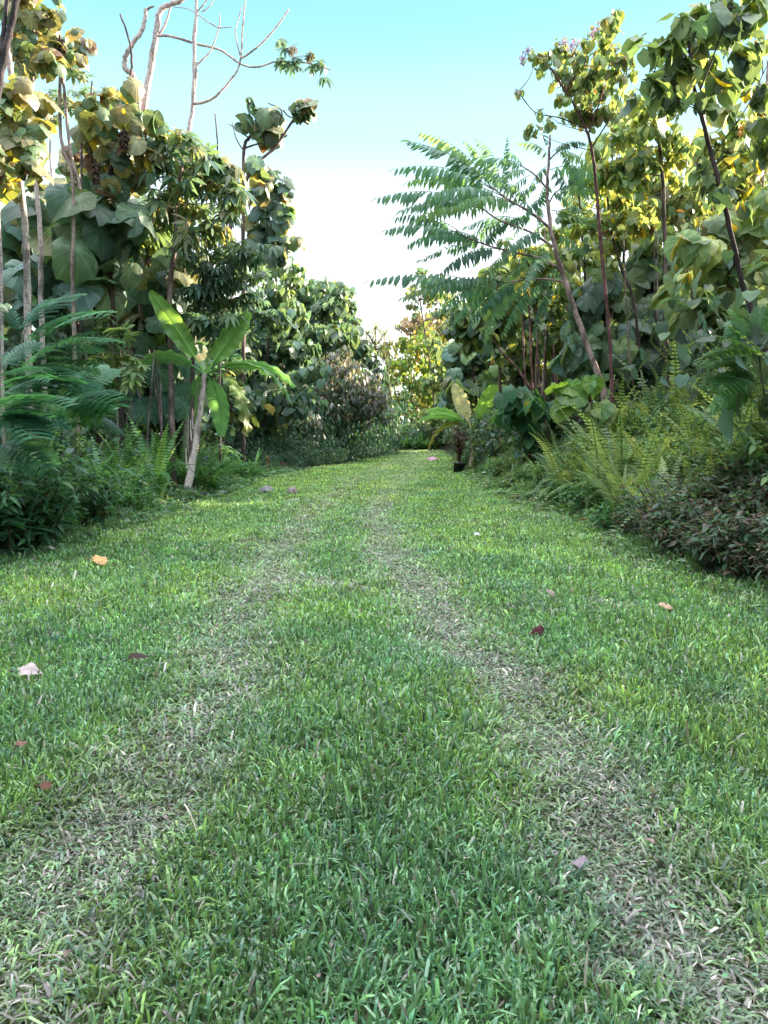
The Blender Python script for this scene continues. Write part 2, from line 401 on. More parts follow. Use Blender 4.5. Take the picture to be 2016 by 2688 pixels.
def t_bipinnate(seed=0, pin=11, lf=15, arch=0.3):
    """twice divided feathery leaf, length 1"""
    g = np.random.default_rng(seed); V = []; F = []
    f_ = lambda t: np.array([0, t, arch * (t - t * t * 1.25)])
    def quad(p, d, s, wv):
        n = len(V); V.extend([p - wv, p + wv, p + d * s + wv * 0.6, p + d * s - wv * 0.6]); F.extend([[n, n + 1, n + 2], [n, n + 2, n + 3]])
    for i in range(pin):
        t = 0.18 + 0.8 * i / (pin - 1); p = f_(t)
        L_ = 0.34 * (math.sin(math.pi * (0.15 + 0.72 * t)) ** 0.7) * g.uniform(0.9, 1.08)
        for s in (-1, 1):
            sl_ = g.uniform(0.35, 0.6)
            d = nrm(np.array([s * 1.0, sl_, 0.12]))
            q_ = nrm(np.array([-s * sl_, 1.0, 0.0]))
            quad(p, d, L_, q_ * 0.0035)
            for j in range(lf):
                tt = 0.08 + 0.9 * j / (lf - 1); pp = p + d * L_ * tt + np.array([0, 0, -0.32 * L_ * tt * tt])
                ll = 0.05 * (math.sin(math.pi * (0.12 + 0.8 * tt)) ** 0.6)
                for e in (-1, 1):
                    quad(pp, nrm(q_ * e + d * 0.35 + np.array([0, 0, -0.2])), ll, d * 0.0125)
    n = len(V)
    for i in range(9):
        p = f_(i / 8); V.extend([p + [-0.006, 0, 0], p + [0.006, 0, 0]])
    for i in range(8):
        a = n + 2 * i; F.extend([[a, a + 1, a + 3], [a, a + 3, a + 2]])
    V = np.array(V); return V, np.array(F), np.full((len(V), 2), 0.5)
def t_frond(seed=0, pairs=27, wd=0.085, arch=0.55, lift=0.9):
    """sword fern frond, length about 1, rising then arching over"""
    g = np.random.default_rng(seed); V = []; F = []
    f_ = lambda t: np.array([0, t * (0.22 + 0.5 * t), lift * t - arch * t ** 2.8])
    for i in range(pairs):
        t = 0.10 + 0.89 * i / (pairs - 1); p = f_(t); tg = nrm(f_(min(1, t + 0.02)) - f_(t - 0.02))
        L_ = wd * (min(1, t * 3.2) ** 0.6) * (1 - max(0, (t - 0.35) / 0.65) ** 1.7 * 0.88)
        for s in (-1, 1):
            d = nrm(np.array([s, 0, 0]) + tg * 0.25 + np.array([0, 0, g.uniform(-0.35, 0.05)]))
            l2 = L_ * g.uniform(0.85, 1.1); n = len(V); h = tg * 0.0125
            V.extend([p - h, p + h * 0.9, p + d * l2 * 0.6 + h * 0.8, p + d * l2 * 0.6 - h * 0.7, p + d * l2 + tg * 0.004])
            F.extend([[n, n + 1, n + 2], [n, n + 2, n + 3], [n + 3, n + 2, n + 4]])
    n = len(V)
    for i in range(11):
        p = f_(i / 10); V.extend([p + [-0.005, 0, 0], p + [0.005, 0, 0], p + [0, 0.004, -0.004]])
    for i in range(10):
        a = n + 3 * i
        for q in range(3):
            b, c = a + q, a + (q + 1) % 3
            F += [[b, c, c + 3], [b, c + 3, b + 3]]
    V = np.array(V); return V, np.array(F), np.full((len(V), 2), 0.5)

T_RND = [t_round(s, droop=0.3 + 0.18 * (s % 3), wav=0.03 + 0.012 * (s % 4)) for s in range(6)] + [t_round(9, droop=0.9, wav=0.06)]
T_HRT = [t_heart(s, d) for s, d in ((0, 0.2), (1, 0.35), (2, 0.1), (3, 0.5))]
T_LAN = [t_lance(s, wd_, dr_) for s, wd_, dr_ in ((0, 0.17, 0.2), (1, 0.14, 0.4), (2, 0.2, 0.1))]
T_SM = [t_blade(lambda t: 0.27 * math.sin(math.pi * min(1, t * 0.97 + 0.02)) + 0.003, 2, 0.15, dr_) for dr_ in (0.1, 0.3)]
T_PAL = [t_palmate(s, 9 + s % 2, 0.5 + 0.25 * s, 0.095) for s in range(3)]
T_PALS = [t_palmate(7 + s, 8, 0.3, 0.09) for s in range(2)]
T_PIN = [t_pinnate(s, 16 + s, 0.155, 0.14, 0.4, 1.2) for s in range(3)]
T_BIP = [t_bipinnate(s) for s in range(3)]
T_FRO = [t_frond(0, arch=0.3), t_frond(1, arch=0.75, lift=0.95), t_frond(2, arch=0.12, lift=1.0, wd=0.08), t_frond(3, arch=0.7, lift=0.75, wd=0.1)]
T_STR = [t_blade(lambda t: 0.035 * (1 - t ** 3) + 0.002, 6, 0.4, dr_) for dr_ in (0.25, 0.7, 1.1)]

# colours (linear albedo; the teal TG takes in the shade on the left)
DG = (0.060, 0.098, 0.068); MG = (0.112, 0.170, 0.090); TG = (0.088, 0.160, 0.125); LG = (0.185, 0.265, 0.110)
YG = (0.30, 0.32, 0.105); OL = (0.205, 0.195, 0.10); YE = (0.52, 0.36, 0.03); BR = (0.13, 0.065, 0.035); OR = (0.50, 0.20, 0.04)
PAL_L = [(TG, 5), (MG, 3), (DG, 2), (OL, 0.8), (YG, 0.3)]
PAL_TOP = [(OL, 5), (MG, 2), (YG, 1.2), (TG, 1.6), ((0.24, 0.20, 0.07), 2), (YE, 0.3), (BR, 0.5)]  # olive and gold carry the sunlight on the top crowns as leaf colour
PAL_R = [(MG, 4), (LG, 3), (YG, 1.2), (DG, 1.6), (YE, 0.15)]
PAL_RL = [(LG, 4), (YG, 3), (MG, 2.5), (YE, 0.5), (OL, 1), (BR, 0.15)]
PAL_C = [(MG, 3), (OL, 2), (TG, 3), (LG, 0.7)]
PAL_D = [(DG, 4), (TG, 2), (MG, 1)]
PAL_MID = [(TG, 4), (MG, 3), (LG, 0.6), (DG, 1.5)]
BK_DARK = (0.075, 0.050, 0.045); BK_PALE = (0.34, 0.29, 0.28); BK_MAUVE = (0.17, 0.105, 0.10); BK_RED = (0.12, 0.055, 0.055)

# ------------------------------------------------------------------ crowns
def leaves_in(mb, clumps, tms, n, size, pal, hang=0.6, face=0.7, up=0.5, petiole=0.0, pcol=(0.10, 0.13, 0.05), var=0.3, shell=0.4, flat=0.75, jit=0.25, bias=0.0):
    """clumps: (centre, radius). n leaves for each radius unit share"""
    sub = []
    for (c, r) in [(c[0], c[1]) for c in clumps]:
        sub.append((np.asarray(c), r * 1.0))
        if r > 0.12:
            for _ in range(2): sub.append((np.asarray(c) + RNG.standard_normal(3) * r * 0.85 * np.array([1, 1, 0.8]), r * RNG.uniform(0.5, 0.95)))
    clumps = sub
    tot = sum(c[1] ** 2 for c in clumps)
    for (c, r) in clumps:
        k = max(3, int(round(n * r * r / tot)))
        u = nrm(RNG.standard_normal((k, 3))); t = RNG.random((k, 1)) ** shell
        pos = np.asarray(c) + u * t * r * RNG.uniform(0.8, 1.6, (k, 1)) * np.array([1, 1, flat])
        rnd = RNG.standard_normal((k, 3)) * 0.7
        out = nrm(u * np.array([1, 1, 0.35]) + rnd * 0.6)
        normal = nrm(out * face + np.array([0, 0, up]) + rnd * 0.5 + bias * np.array([-0.55 * np.sign(c[0]), -0.7, 0.1]))
        tip = out * (1 - hang) + np.array([0, 0, -hang]) + rnd * 0.35
        tip = tip - normal * np.sum(tip * normal, 1, keepdims=True)
        sz = size * RNG.uniform(1 - var * 1.4, 1 + var * 0.8, k)
        col = palette(k, pal, jit)
        which = RNG.integers(0, len(tms), k)
        for q in range(len(tms)):
            s = which == q
            stamp(mb, tms[q], pos[s], tip[s], normal[s], sz[s], col[s])
        if petiole > 0:
            A = np.asarray(c) + (pos - np.asarray(c)) * RNG.uniform(0.05, 0.4, (k, 1)) + np.array([0, 0, -0.12 * r])
            many_sticks(mb, A, pos, petiole, pcol)
def limb_to(mb, trunk_pts, target, r, col, sag=0.15):
    """limb from the nearest sensible point of the trunk up to a clump centre"""
    tp = np.asarray(trunk_pts); target = np.asarray(target)
    d = np.linalg.norm(tp - target, axis=1) + np.maximum(0, tp[:, 2] - target[2] + 0.15) * 3
    i = int(np.argmin(d)); a = tp[i]
    m = (a + target) / 2 + np.array([0, 0, -sag * np.linalg.norm(target - a) * 0.5]) + RNG.standard_normal(3) * 0.05 * np.linalg.norm(target - a)
    tube(mb, [a, m, target], r, r * 0.35, col, 5, 6)

def px_tree(name, label, cat, Y, trunk, clumps, tms, lsize, n, pal, bark=M_BARK, bcol=BK_DARK, r=(3.0, 1.0), lmat=M_RND, extra=(), limbs=True, group=None,
            to_ground=True, depth=0.6, crown='crown', twig=True, **kw):
    """trunk: picture points at distance Y; clumps: (px, py, rpx[, dY]); extra: further limbs as (points, r0px, r1px)"""
    pts = [P(p[0], p[1], Y + (p[2] if len(p) > 2 else 0)) for p in trunk]
    if to_ground:
        b = pts[0].copy(); gz = float(hz(b[0], b[1]))
        if b[2] > gz + 0.05:
            pts = [np.array([b[0] + (b[0] - pts[1][0]) * 0.1, b[1], gz - 0.1])] + pts
        else: pts[0][2] = gz - 0.1
    base = pts[0].copy(); root = empty(name, base)
    tag(root, label, cat, group)
    mt = MB(); px = Y / FPX
    c = tube(mt, pts, r[0] * px, r[1] * px, bcol, 8, len(pts) * 6)
    allp = [c]
    for (ep, e0, e1) in extra:
        q = [P(p[0], p[1], Y + (p[2] if len(p) > 2 else 0)) for p in ep]
        allp.append(tube(mt, q, e0 * px, e1 * px, bcol, 6, len(q) * 5))
    allp = np.vstack(allp)
    cl = []
    for k in clumps:
        dY = k[3] if len(k) > 3 else RNG.uniform(-depth, depth)
        cl.append((P(k[0], k[1], Y + dY), k[2] * px))
    if limbs:
        for (cc, rr) in cl: limb_to(mt, allp, cc, max(0.008, 0.06 * rr), bcol)
    if twig:
        for (cc, rr) in cl:
            for _ in range(4):
                e = cc + nrm(RNG.standard_normal(3) + [0, 0, 0.4]) * rr * 0.8
                tube(mt, [cc, (cc + e) / 2 + [0, 0, -0.05 * rr], e], 0.03 * rr + 0.003, 0.004, bcol, 4, 4)
    mt.build('trunk', bark, root, base)
    if cl:
        ml = MB(); leaves_in(ml, cl, tms, n, lsize * px, pal, **kw)
        ml.build(crown, lmat, root, base)
    return root, base, px

# ================================================================== SETTING
def axis(a, b, fine0, fine1, step, coarse):
    out = [fine0]
    while out[-1] < fine1: out.append(out[-1] + step)
    s = step
    while out[-1] < b: s *= coarse; out.append(out[-1] + s)
    lo = [fine0]; s = step
    while lo[-1] > a: s *= coarse; lo.append(lo[-1] - s)
    return np.array(lo[:0:-1] + out)
def make_ground():
    xs = axis(-900, 900, -10, 10, 0.16, 1.22); ys = axis(-60, 1500, 0.5, 52, 0.2, 1.22)
    X, Y_ = np.meshgrid(xs, ys); Z = hz(X, Y_)
    v = np.stack([X, Y_, Z], -1).reshape(-1, 3)
    nx, ny = len(xs), len(ys)
    i, j = np.meshgrid(np.arange(ny - 1), np.arange(nx - 1), indexing='ij'); a = i * nx + j
    f = np.concatenate([np.stack([a, a + 1, a + nx + 1], -1).reshape(-1, 3), np.stack([a, a + nx + 1, a + nx], -1).reshape(-1, 3)])
    rm = rut_mask(v[:, 0], v[:, 1])[:, None]; o = sstep(-0.2, 0.5, outside(v[:, 0], v[:, 1]))[:, None]
    g = np.array([0.075, 0.095, 0.050]); d = np.array([0.14, 0.125, 0.105]); s = np.array([0.035, 0.028, 0.018])
    c = g * (1 - rm) + d * rm; c = c * (1 - o) + s * o
    mb = MB(); mb.add(v, f, c)
    m, t = newmat('soil_and_turf'); L = t.links.new
    at = N(t, 'ShaderNodeAttribute', attribute_name='Col'); tc = N(t, 'ShaderNodeTexCoord')
    n1 = N(t, 'ShaderNodeTexNoise'); n1.inputs['Scale'].default_value = 14; n1.inputs['Detail'].default_value = 8
    n2 = N(t, 'ShaderNodeTexNoise'); n2.inputs['Scale'].default_value = 1.3; n2.inputs['Detail'].default_value = 5
    L(tc.outputs['Object'], n1.inputs['Vector']); L(tc.outputs['Object'], n2.inputs['Vector'])
    c1 = mixc(t, 1.0, at.outputs['Color'], math_(t, 'MULTIPLY_ADD', n1.outputs[0], 1.4, 0.3), 'MULTIPLY')
    c2 = mixc(t, math_(t, 'MULTIPLY', math_(t, 'SUBTRACT', n2.outputs[0], 0.5, clamp=True), 1.5, clamp=True), c1, (0.07, 0.10, 0.045))
    pr = N(t, 'ShaderNodeBsdfPrincipled'); L(c2, pr.inputs['Base Color']); pr.inputs['Roughness'].default_value = 0.95
    pr.inputs['Specular IOR Level'].default_value = 0.1
    bp = N(t, 'ShaderNodeBump'); bp.inputs['Distance'].default_value = 0.03; bp.inputs['Strength'].default_value = 0.8
    L(n1.outputs[0], bp.inputs['Height']); L(bp.outputs[0], pr.inputs['Normal'])
    L(pr.outputs[0], N(t, 'ShaderNodeOutputMaterial').inputs[0])
    ob = mb.build('ground', m); tag(ob, 'ground under the mown lawn and the jungle edges', 'ground', kind='structure')
make_ground()

def vnoise(x, y, s, seed=0):
    """cheap value noise"""
    g = np.random.default_rng(seed); T = g.random((64, 64))
    u = x * s + 1000; v = y * s + 1000; i = np.floor(u).astype(int); j = np.floor(v).astype(int); fu = u - i; fv = v - j
    fu = fu * fu * (3 - 2 * fu); fv = fv * fv * (3 - 2 * fv)
    q = lambda a, b: T[a % 64, b % 64]
    return (q(i, j) * (1 - fu) + q(i + 1, j) * fu) * (1 - fv) + (q(i, j + 1) * (1 - fu) + q(i + 1, j + 1) * fu) * fv
def blades(mb, x, y, z, hgt, wid, lean, az, col, tip_cut=0.5):
    """bent grass blades: 7 vertices, 5 triangles each"""
    n = len(x); o = np.stack([x, y, z], 1)
    fw = np.stack([np.cos(az), np.sin(az), np.zeros(n)], 1)
    tw = az + np.pi / 2 + RNG.uniform(-0.9, 0.9, n); sd_ = np.stack([np.cos(tw), np.sin(tw), np.zeros(n)], 1) * wid[:, None] * 0.5
    sl_, cl_ = np.sin(lean), np.cos(lean)
    def at(t, bend):
        a = lean * (0.55 + 0.75 * bend)
        return o + (fw * np.sin(a)[:, None] + np.array([0, 0, 1]) * np.cos(a)[:, None]) * (hgt * t)[:, None]
    p0, p1, p2, p3 = o - [0, 0, 0.004], at(0.42, 0.3), at(0.78, 0.65), at(1.0, 1.0)
    tw_ = RNG.choice([0.12, 0.45, 0.8], n, p=[0.4, 0.3, 0.3])[:, None] if tip_cut else np.full((n, 1), 0.1)
    cut = RNG.uniform(-0.004, 0.004, n)[:, None] * fw
    V = np.stack([p0 - sd_ * 0.55, p0 + sd_ * 0.55, p1 - sd_, p1 + sd_, p2 - sd_ * 0.95, p2 + sd_ * 0.95, p3 - sd_ * tw_ - cut, p3 + sd_ * tw_ + cut], 1)
    F = np.array([[0, 1, 3], [0, 3, 2], [2, 3, 5], [2, 5, 4], [4, 5, 7], [4, 7, 6]])
    F = F[None] + (np.arange(n) * 8)[:, None, None]
    sh = np.array([0.7, 0.7, 0.93, 0.93, 1.05, 1.05, 1.12, 1.12])  # shade between blades put into colour: dark at root, lighter at tip
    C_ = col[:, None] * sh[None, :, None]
    mb.add(V.reshape(-1, 3), F.reshape(-1, 3), C_.reshape(-1, 3))
def make_grass():
    NB = 1150000
    yy = np.linspace(1.55, 48.5, 4000)
    dens = np.where(yy < 3.2, 1.0, (3.2 / yy) ** 1.0) * (yy * 1.04 + 1.0)
    cdf = np.cumsum(dens); cdf /= cdf[-1]
    y = np.interp(RNG.random(NB), cdf, yy)
    x = RNG.uniform(-1, 1, NB) * (y * 0.52 + 0.5)
    o = outside(x, y); keep = o < RNG.uniform(-0.1, 0.3, NB)
    x, y, o = x[keep], y[keep], o[keep]
    rm = rut_mask(x + 0.10 * (vnoise(x, y, 3.3, 41) - 0.5), y) * (0.40 + 0.45 * vnoise(x, y, 1.9, 5) + 0.45 * vnoise(x + 0.6 * y, y - 0.6 * x, 5.1, 6)); rm = np.clip(rm, 0, 1)
    bare = vnoise(x, y, 1.1, 9) * 0.6 + vnoise(x, y, 5.0, 3) * 0.4
    rm = np.clip(rm + RNG.normal(0, 0.12, len(rm)) * (rm > 0.1) + 0.6 * np.clip(bare - 0.66, 0, 1) * 3, 0, 1)
    keep = RNG.random(len(x)) > rm * 0.05
    x, y, o, rm = x[keep], y[keep], o[keep], rm[keep]; n = len(x)
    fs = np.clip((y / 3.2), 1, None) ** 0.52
    cl = vnoise(x, y, 9.0, 1); tuft = vnoise(x, y, 2.2, 2)
    h = (0.030 + 0.045 * RNG.random(n) + 0.055 * tuft * cl) * (1 - 0.30 * rm) * np.where(y < 4, 1.0, (4 / np.maximum(y, 4)) ** 0.15)
    h *= np.where(RNG.random(n) > 0.97, 1.7, 1.0)
    w_ = RNG.uniform(0.0035, 0.0118, n) * fs
    lean = R(4) + R(64) * RNG.random(n) ** 1.2 * (1 - rm) + (R(50) + R(32) * RNG.random(n)) * rm
    az = RNG.uniform(0, 2 * np.pi, n) 
    az = az + 0.0
    g1 = np.array([0.128, 0.258, 0.088]); g2 = np.array([0.225, 0.350, 0.095]); g3 = np.array([0.098, 0.215, 0.115]); dry = np.array([0.35, 0.305, 0.295]); dry2 = np.array([0.24, 0.22, 0.20])
    a = np.clip(vnoise(x, y, 0.9, 12) * 1.3 - 0.2 + RNG.normal(0, 0.25, n), 0, 1)[:, None]
    b = (RNG.random((n, 1)) < 0.26)
    col = np.where(b, g3, g1 * (1 - a) + g2 * a)
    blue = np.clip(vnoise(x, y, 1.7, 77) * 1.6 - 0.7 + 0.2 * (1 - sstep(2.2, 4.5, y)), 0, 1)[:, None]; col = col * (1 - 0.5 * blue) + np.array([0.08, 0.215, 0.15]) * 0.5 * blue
    gg = np.array([0.175, 0.190, 0.165]); col = col * (1 - 0.75 * rm[:, None]) + gg * 0.75 * rm[:, None]
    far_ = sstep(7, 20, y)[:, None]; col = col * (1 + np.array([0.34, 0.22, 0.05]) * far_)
    pd = 0.035 + 0.38 * rm + 0.05 * np.exp(-((o + 0.2) / 0.3) ** 2)
    dr = RNG.random(n) < pd
    t3 = RNG.random((n, 1)); mixd = np.where(t3 < 0.6, dry, np.where(t3 < 0.88, dry2, np.array([0.14, 0.105, 0.105])))
    col = np.where(dr[:, None], mixd, col)
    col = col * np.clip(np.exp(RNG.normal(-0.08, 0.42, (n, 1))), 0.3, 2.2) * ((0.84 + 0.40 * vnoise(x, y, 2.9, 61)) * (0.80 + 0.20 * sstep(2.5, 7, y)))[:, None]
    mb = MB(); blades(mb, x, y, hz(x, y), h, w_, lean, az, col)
    # clover-like broadleaf weeds among the blades
    m = 26000; y2 = np.interp(RNG.random(m), cdf, yy); x2 = RNG.uniform(-1, 1, m) * (y2 * 0.52 + 0.5)
    pch = vnoise(x2, y2, 1.6, 21); k = (outside(x2, y2) < 0.1) & (pch > 0.5) & (y2 < 16); x2, y2 = x2[k], y2[k]; m = len(x2)
    pos = np.stack([x2, y2, hz(x2, y2) + RNG.uniform(0.01, 0.045, m)], 1)
    az = RNG.uniform(0, 6.28, m); d = np.stack([np.cos(az), np.sin(az), RNG.uniform(-0.2, 0.6, m)], 1)
    stamp(mb, T_SM[0], pos, d, np.tile([0, 0, 1.0], (m, 1)) + RNG.normal(0, 0.3, (m, 3)), RNG.uniform(0.015, 0.032, m) * np.clip(y2 / 4, 1, 2), palette(m, [((0.10, 0.25, 0.11), 3), ((0.15, 0.30, 0.09), 1)]))
    # crumbs of dead leaf down in the sward
    m = 1500; y4 = np.interp(RNG.random(m), cdf, yy); x4 = RNG.uniform(-1, 1, m) * (y4 * 0.52 + 0.5); k = (outside(x4, y4) < 0) & (y4 < 12); x4, y4 = x4[k], y4[k]; m = len(x4)
    az = RNG.uniform(0, 6.28, m); d = np.stack([np.cos(az), np.sin(az), RNG.uniform(-0.3, 0.5, m)], 1)
    stamp(mb, T_HRT[1], np.stack([x4, y4, hz(x4, y4) + RNG.uniform(0.015, 0.06, m)], 1), d, np.tile([0, 0, 1.0], (m, 1)) + RNG.normal(0, 0.5, (m, 3)), RNG.uniform(0.010, 0.026, m), palette(m, [((0.10, 0.055, 0.045), 3), ((0.30, 0.22, 0.19), 2), ((0.17, 0.11, 0.12), 2)], 0.3))
    # straw lying flat in the worn tracks
    m = 32000; y3 = np.interp(RNG.random(m), cdf, yy); x3 = RNG.uniform(-1, 1, m) * (y3 * 0.52 + 0.5)
    k = (outside(x3, y3) < 0) & (RNG.random(m) < rut_mask(x3, y3) * 0.9 + 0.06); x3, y3 = x3[k], y3[k]; m = len(x3)
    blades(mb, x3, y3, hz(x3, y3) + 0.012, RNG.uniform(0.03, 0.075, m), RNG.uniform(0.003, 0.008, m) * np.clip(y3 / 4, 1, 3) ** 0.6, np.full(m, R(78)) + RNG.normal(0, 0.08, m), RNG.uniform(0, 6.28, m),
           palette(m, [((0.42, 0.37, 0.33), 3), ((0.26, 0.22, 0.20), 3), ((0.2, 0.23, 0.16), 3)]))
    ob = mb.build('grass', M_GRS, smooth=False)
    tag(ob, 'short mown green grass with two worn straw coloured wheel tracks', 'grass', kind='stuff')
make_grass()

def edge_weeds(name, label, side, y0, y1, n, h0, h1, pal, wide=(-0.15, 1.2)):
    y = RNG.uniform(y0, y1, n); e = edge_l(y) if side < 0 else edge_r(y)
    d = RNG.uniform(wide[0], wide[1], n) ; x = e + side * d
    k = vnoise(x, y, 1.1, 31 + (side > 0)) > 0.28; x, y, d = x[k], y[k], d[k]; n = len(x)
    cl = vnoise(x, y, 2.0, 8)
    hh = (h0 + (h1 - h0) * cl * RNG.random(n)) * (0.45 + 0.55 * sstep(-0.2, 0.6, d))
    mb = MB()
    blades(mb, x, y, hz(x, y), hh, RNG.uniform(0.006, 0.014, n) * np.clip(y / 8, 0.8, 2), R(5) + R(65) * RNG.random(n), RNG.uniform(0, 6.28, n), palette(n, pal, 0.35))
    m = n // 3; i = RNG.integers(0, n, m)
    pos = np.stack([x[i], y[i], hz(x[i], y[i]) + RNG.uniform(0.03, 0.85, m) * hh[i]], 1) + RNG.normal(0, 0.04, (m, 3)) * [1, 1, 0]
    az = RNG.uniform(0, 6.28, m); dd = np.stack([np.cos(az), np.sin(az), RNG.uniform(-0.6, 0.5, m)], 1)
    stamp(mb, T_LAN[0], pos, dd, np.tile([0, 0, 1.0], (m, 1)) + RNG.normal(0, 0.35, (m, 3)), RNG.uniform(0.05, 0.12, m) * np.clip(y[i] / 8, 0.8, 1.8), palette(m, pal, 0.35))
    ob = mb.build(name, M_GRS); tag(ob, label, 'weeds', kind='stuff')
edge_weeds('weeds', 'unmown grass and weeds along the left lawn edge', -1, 6.5, 26, 45000, 0.10, 0.42, [((0.09, 0.20, 0.09), 4), ((0.14, 0.26, 0.09), 2.5), (DG, 1.5), ((0.3, 0.26, 0.2), 0.25)])
edge_weeds('weeds', 'unmown light grass and weeds along the right lawn edge', 1, 5.0, 27, 70000, 0.08, 0.40, [((0.12, 0.23, 0.09), 4), ((0.18, 0.29, 0.10), 3), (DG, 1.5), ((0.33, 0.27, 0.2), 0.35)], wide=(-0.3, 1.3))

# ================================================================== BANANA PLANTS
def banana_leaf(mb, base, d0, length, width, droop, col, seed, twist=0.0, tears=0.12, petiole=0.21, fold=0.5, tipcol=None, wavy=0.03):
    """one paddle leaf: petiole, midrib, blade torn along the side veins. base,d0 world vectors"""
    g = np.random.default_rng(seed); seg = 34; p = np.array(base, float); d = nrm(np.array(d0, float)); st = length / seg; c = []
    for i in range(seg + 1):
        c.append(p.copy()); d = nrm(d + np.array([0, 0, -droop / seg * (0.4 + 1.6 * i / seg)])); p = p + d * st
    c = np.array(c); tg = nrm(np.gradient(c, axis=0))
    sd_ = nrm(np.cross(tg, [0, 0, 1.0]) + 1e-6); nn = np.cross(sd_, tg)
    ca, sa = math.cos(twist), math.sin(twist); sd2 = sd_ * ca + nn * sa; nn = -sd_ * sa + nn * ca; sd_ = sd2
    tube(mb, c[::3], 0.019 * width / 0.5, 0.003, np.array(col) * 1.35, 5, 14, 0.0)
    i0 = int(seg * petiole); off = {-1: 0.0, 1: 0.0}
    for s in (-1, 1):
        V = []; U = []; tear = False; F = []; rows = []
        gap = 0.0
        for i in range(i0, seg + 1):
            t = (i - i0) / (seg - i0); wd = width * 0.5 * (math.sin(math.pi * min(1, t * 0.93 + 0.05)) ** 0.5) * (1 - 0.25 * t)
            wd *= 1 + 0.05 * g.standard_normal(); 
            ph = wavy * math.sin(i * 1.3 + s) * 1.0
            sweep = 0.10 * wd
            row = []
            for q, k in enumerate((0.0, 0.35, 0.7, 1.0)):
                v = c[i] + sd_[i] * s * wd * k * (1 - 0.1 * k * abs(fold)) + nn[i] * (wd * k * fold * (1 - 1.25 * k) * 0.9 + ph * k * k) + tg[i] * sweep * k + nn[i] * 0.006
                row.append(v)
            rows.append((row, wd, t))
        n0 = 0; prev = None
        for i, (row, wd, t) in enumerate(rows):
            torn = g.random() < tears and i > 1
            if torn:
                dup_ = [r_.copy() for r_ in prev[0]]
                sh = g.uniform(0.15, 0.5) * wd * -1
                for q in (1, 2, 3): dup_[q] = dup_[q] + nn[i0 + i] * sh * (q / 3) ** 2 * fold + tg[i0 + i] * 0.05 * wd * q / 3
                V.extend(dup_); U.extend([[s * q * 0.33 * wd, t * length] for q in range(4)]); start = len(V) - 4
            else: start = len(V) - 4
            V.extend(row); U.extend([[s * q * 0.33 * wd, t * length] for q in range(4)])
            if i > 0:
                b = len(V) - 4
                for q in range(3):
                    F += [[start + q, start + q + 1, b + q + 1], [start + q, b + q + 1, b + q]]
            prev = (row, wd, t)
        V = np.array(V); C_ = np.tile(np.array(col, float), (len(V), 1))
        if tipcol is not None:
            tt = np.array(U)[:, 1] / length; k = (sstep(0.45, 1.0, tt) * g.uniform(0.3, 1, len(V)))[:, None]; C_ = C_ * (1 - k) + np.array(tipcol) * k
        mb.add(V, F, C_, U)
def build_banana(name, label, base, top, r0, r1, leaves, px2=1.0, scol=(0.56, 0.47, 0.47), hang=None):
    root = empty(name, base); tag(root, label, 'banana plant')
    st = MB(); mid = (np.array(base) + np.array(top)) / 2 + np.array([0.03, 0, 0])
    tube(st, [np.array(base) - [0, 0, 0.08], mid, np.array(top)], r0, r1, scol, 12, 22, 0.05)
    # dry sheaths clinging to the stem
    for k in range(9):
        t = RNG.uniform(0.05, 0.85); a = RNG.uniform(0, 6.28); q = np.array(base) * (1 - t) + np.array(top) * t
        rr = (r0 * (1 - t) + r1 * t) * 1.0; o_ = np.array([math.cos(a), math.sin(a), 0]) * rr
        pts = [q + o_ * 0.9, q + o_ * 1.12 + [0, 0, 0.18], q + o_ * 1.1 + [0, 0, 0.42]]
        tube(st, pts, r0 * 0.28, r0 * 0.08, np.array(scol) * RNG.uniform(0.6, 1.3), 5, 6, 0.1)
    st.build('trunk', M_BANST, root, base)
    for i, lf in enumerate(leaves):
        mb = MB(); banana_leaf(mb, **lf); mb.build('leaf', M_BAN, root, base)
    return root
YB = float(G(186, 497)[1]); bb = P(186, 497, YB); bb[2] = float(hz(bb[0], bb[1])); bt = P(205, 374, YB)
BGc = (0.20, 0.36, 0.10); BGd = (0.13, 0.28, 0.125)
def toward(px, py, dY=0.0, Y=YB, o=bt): return P(px, py, Y + dY) - o
def blen(px, py, dY=0.0): return float(np.linalg.norm(toward(px, py, dY)))
def bl(px, py, dY, droop, width, col, seed, up=0.0, **kw):
    v = toward(px, py, dY); L_ = float(np.linalg.norm(v)); v = nrm(v) + np.array([0, 0, up])
    return dict(base=bt + nrm(v) * 0.02, d0=v, length=L_ * kw.pop('lk', 1.05), width=width, droop=droop, col=col, seed=seed, **kw)
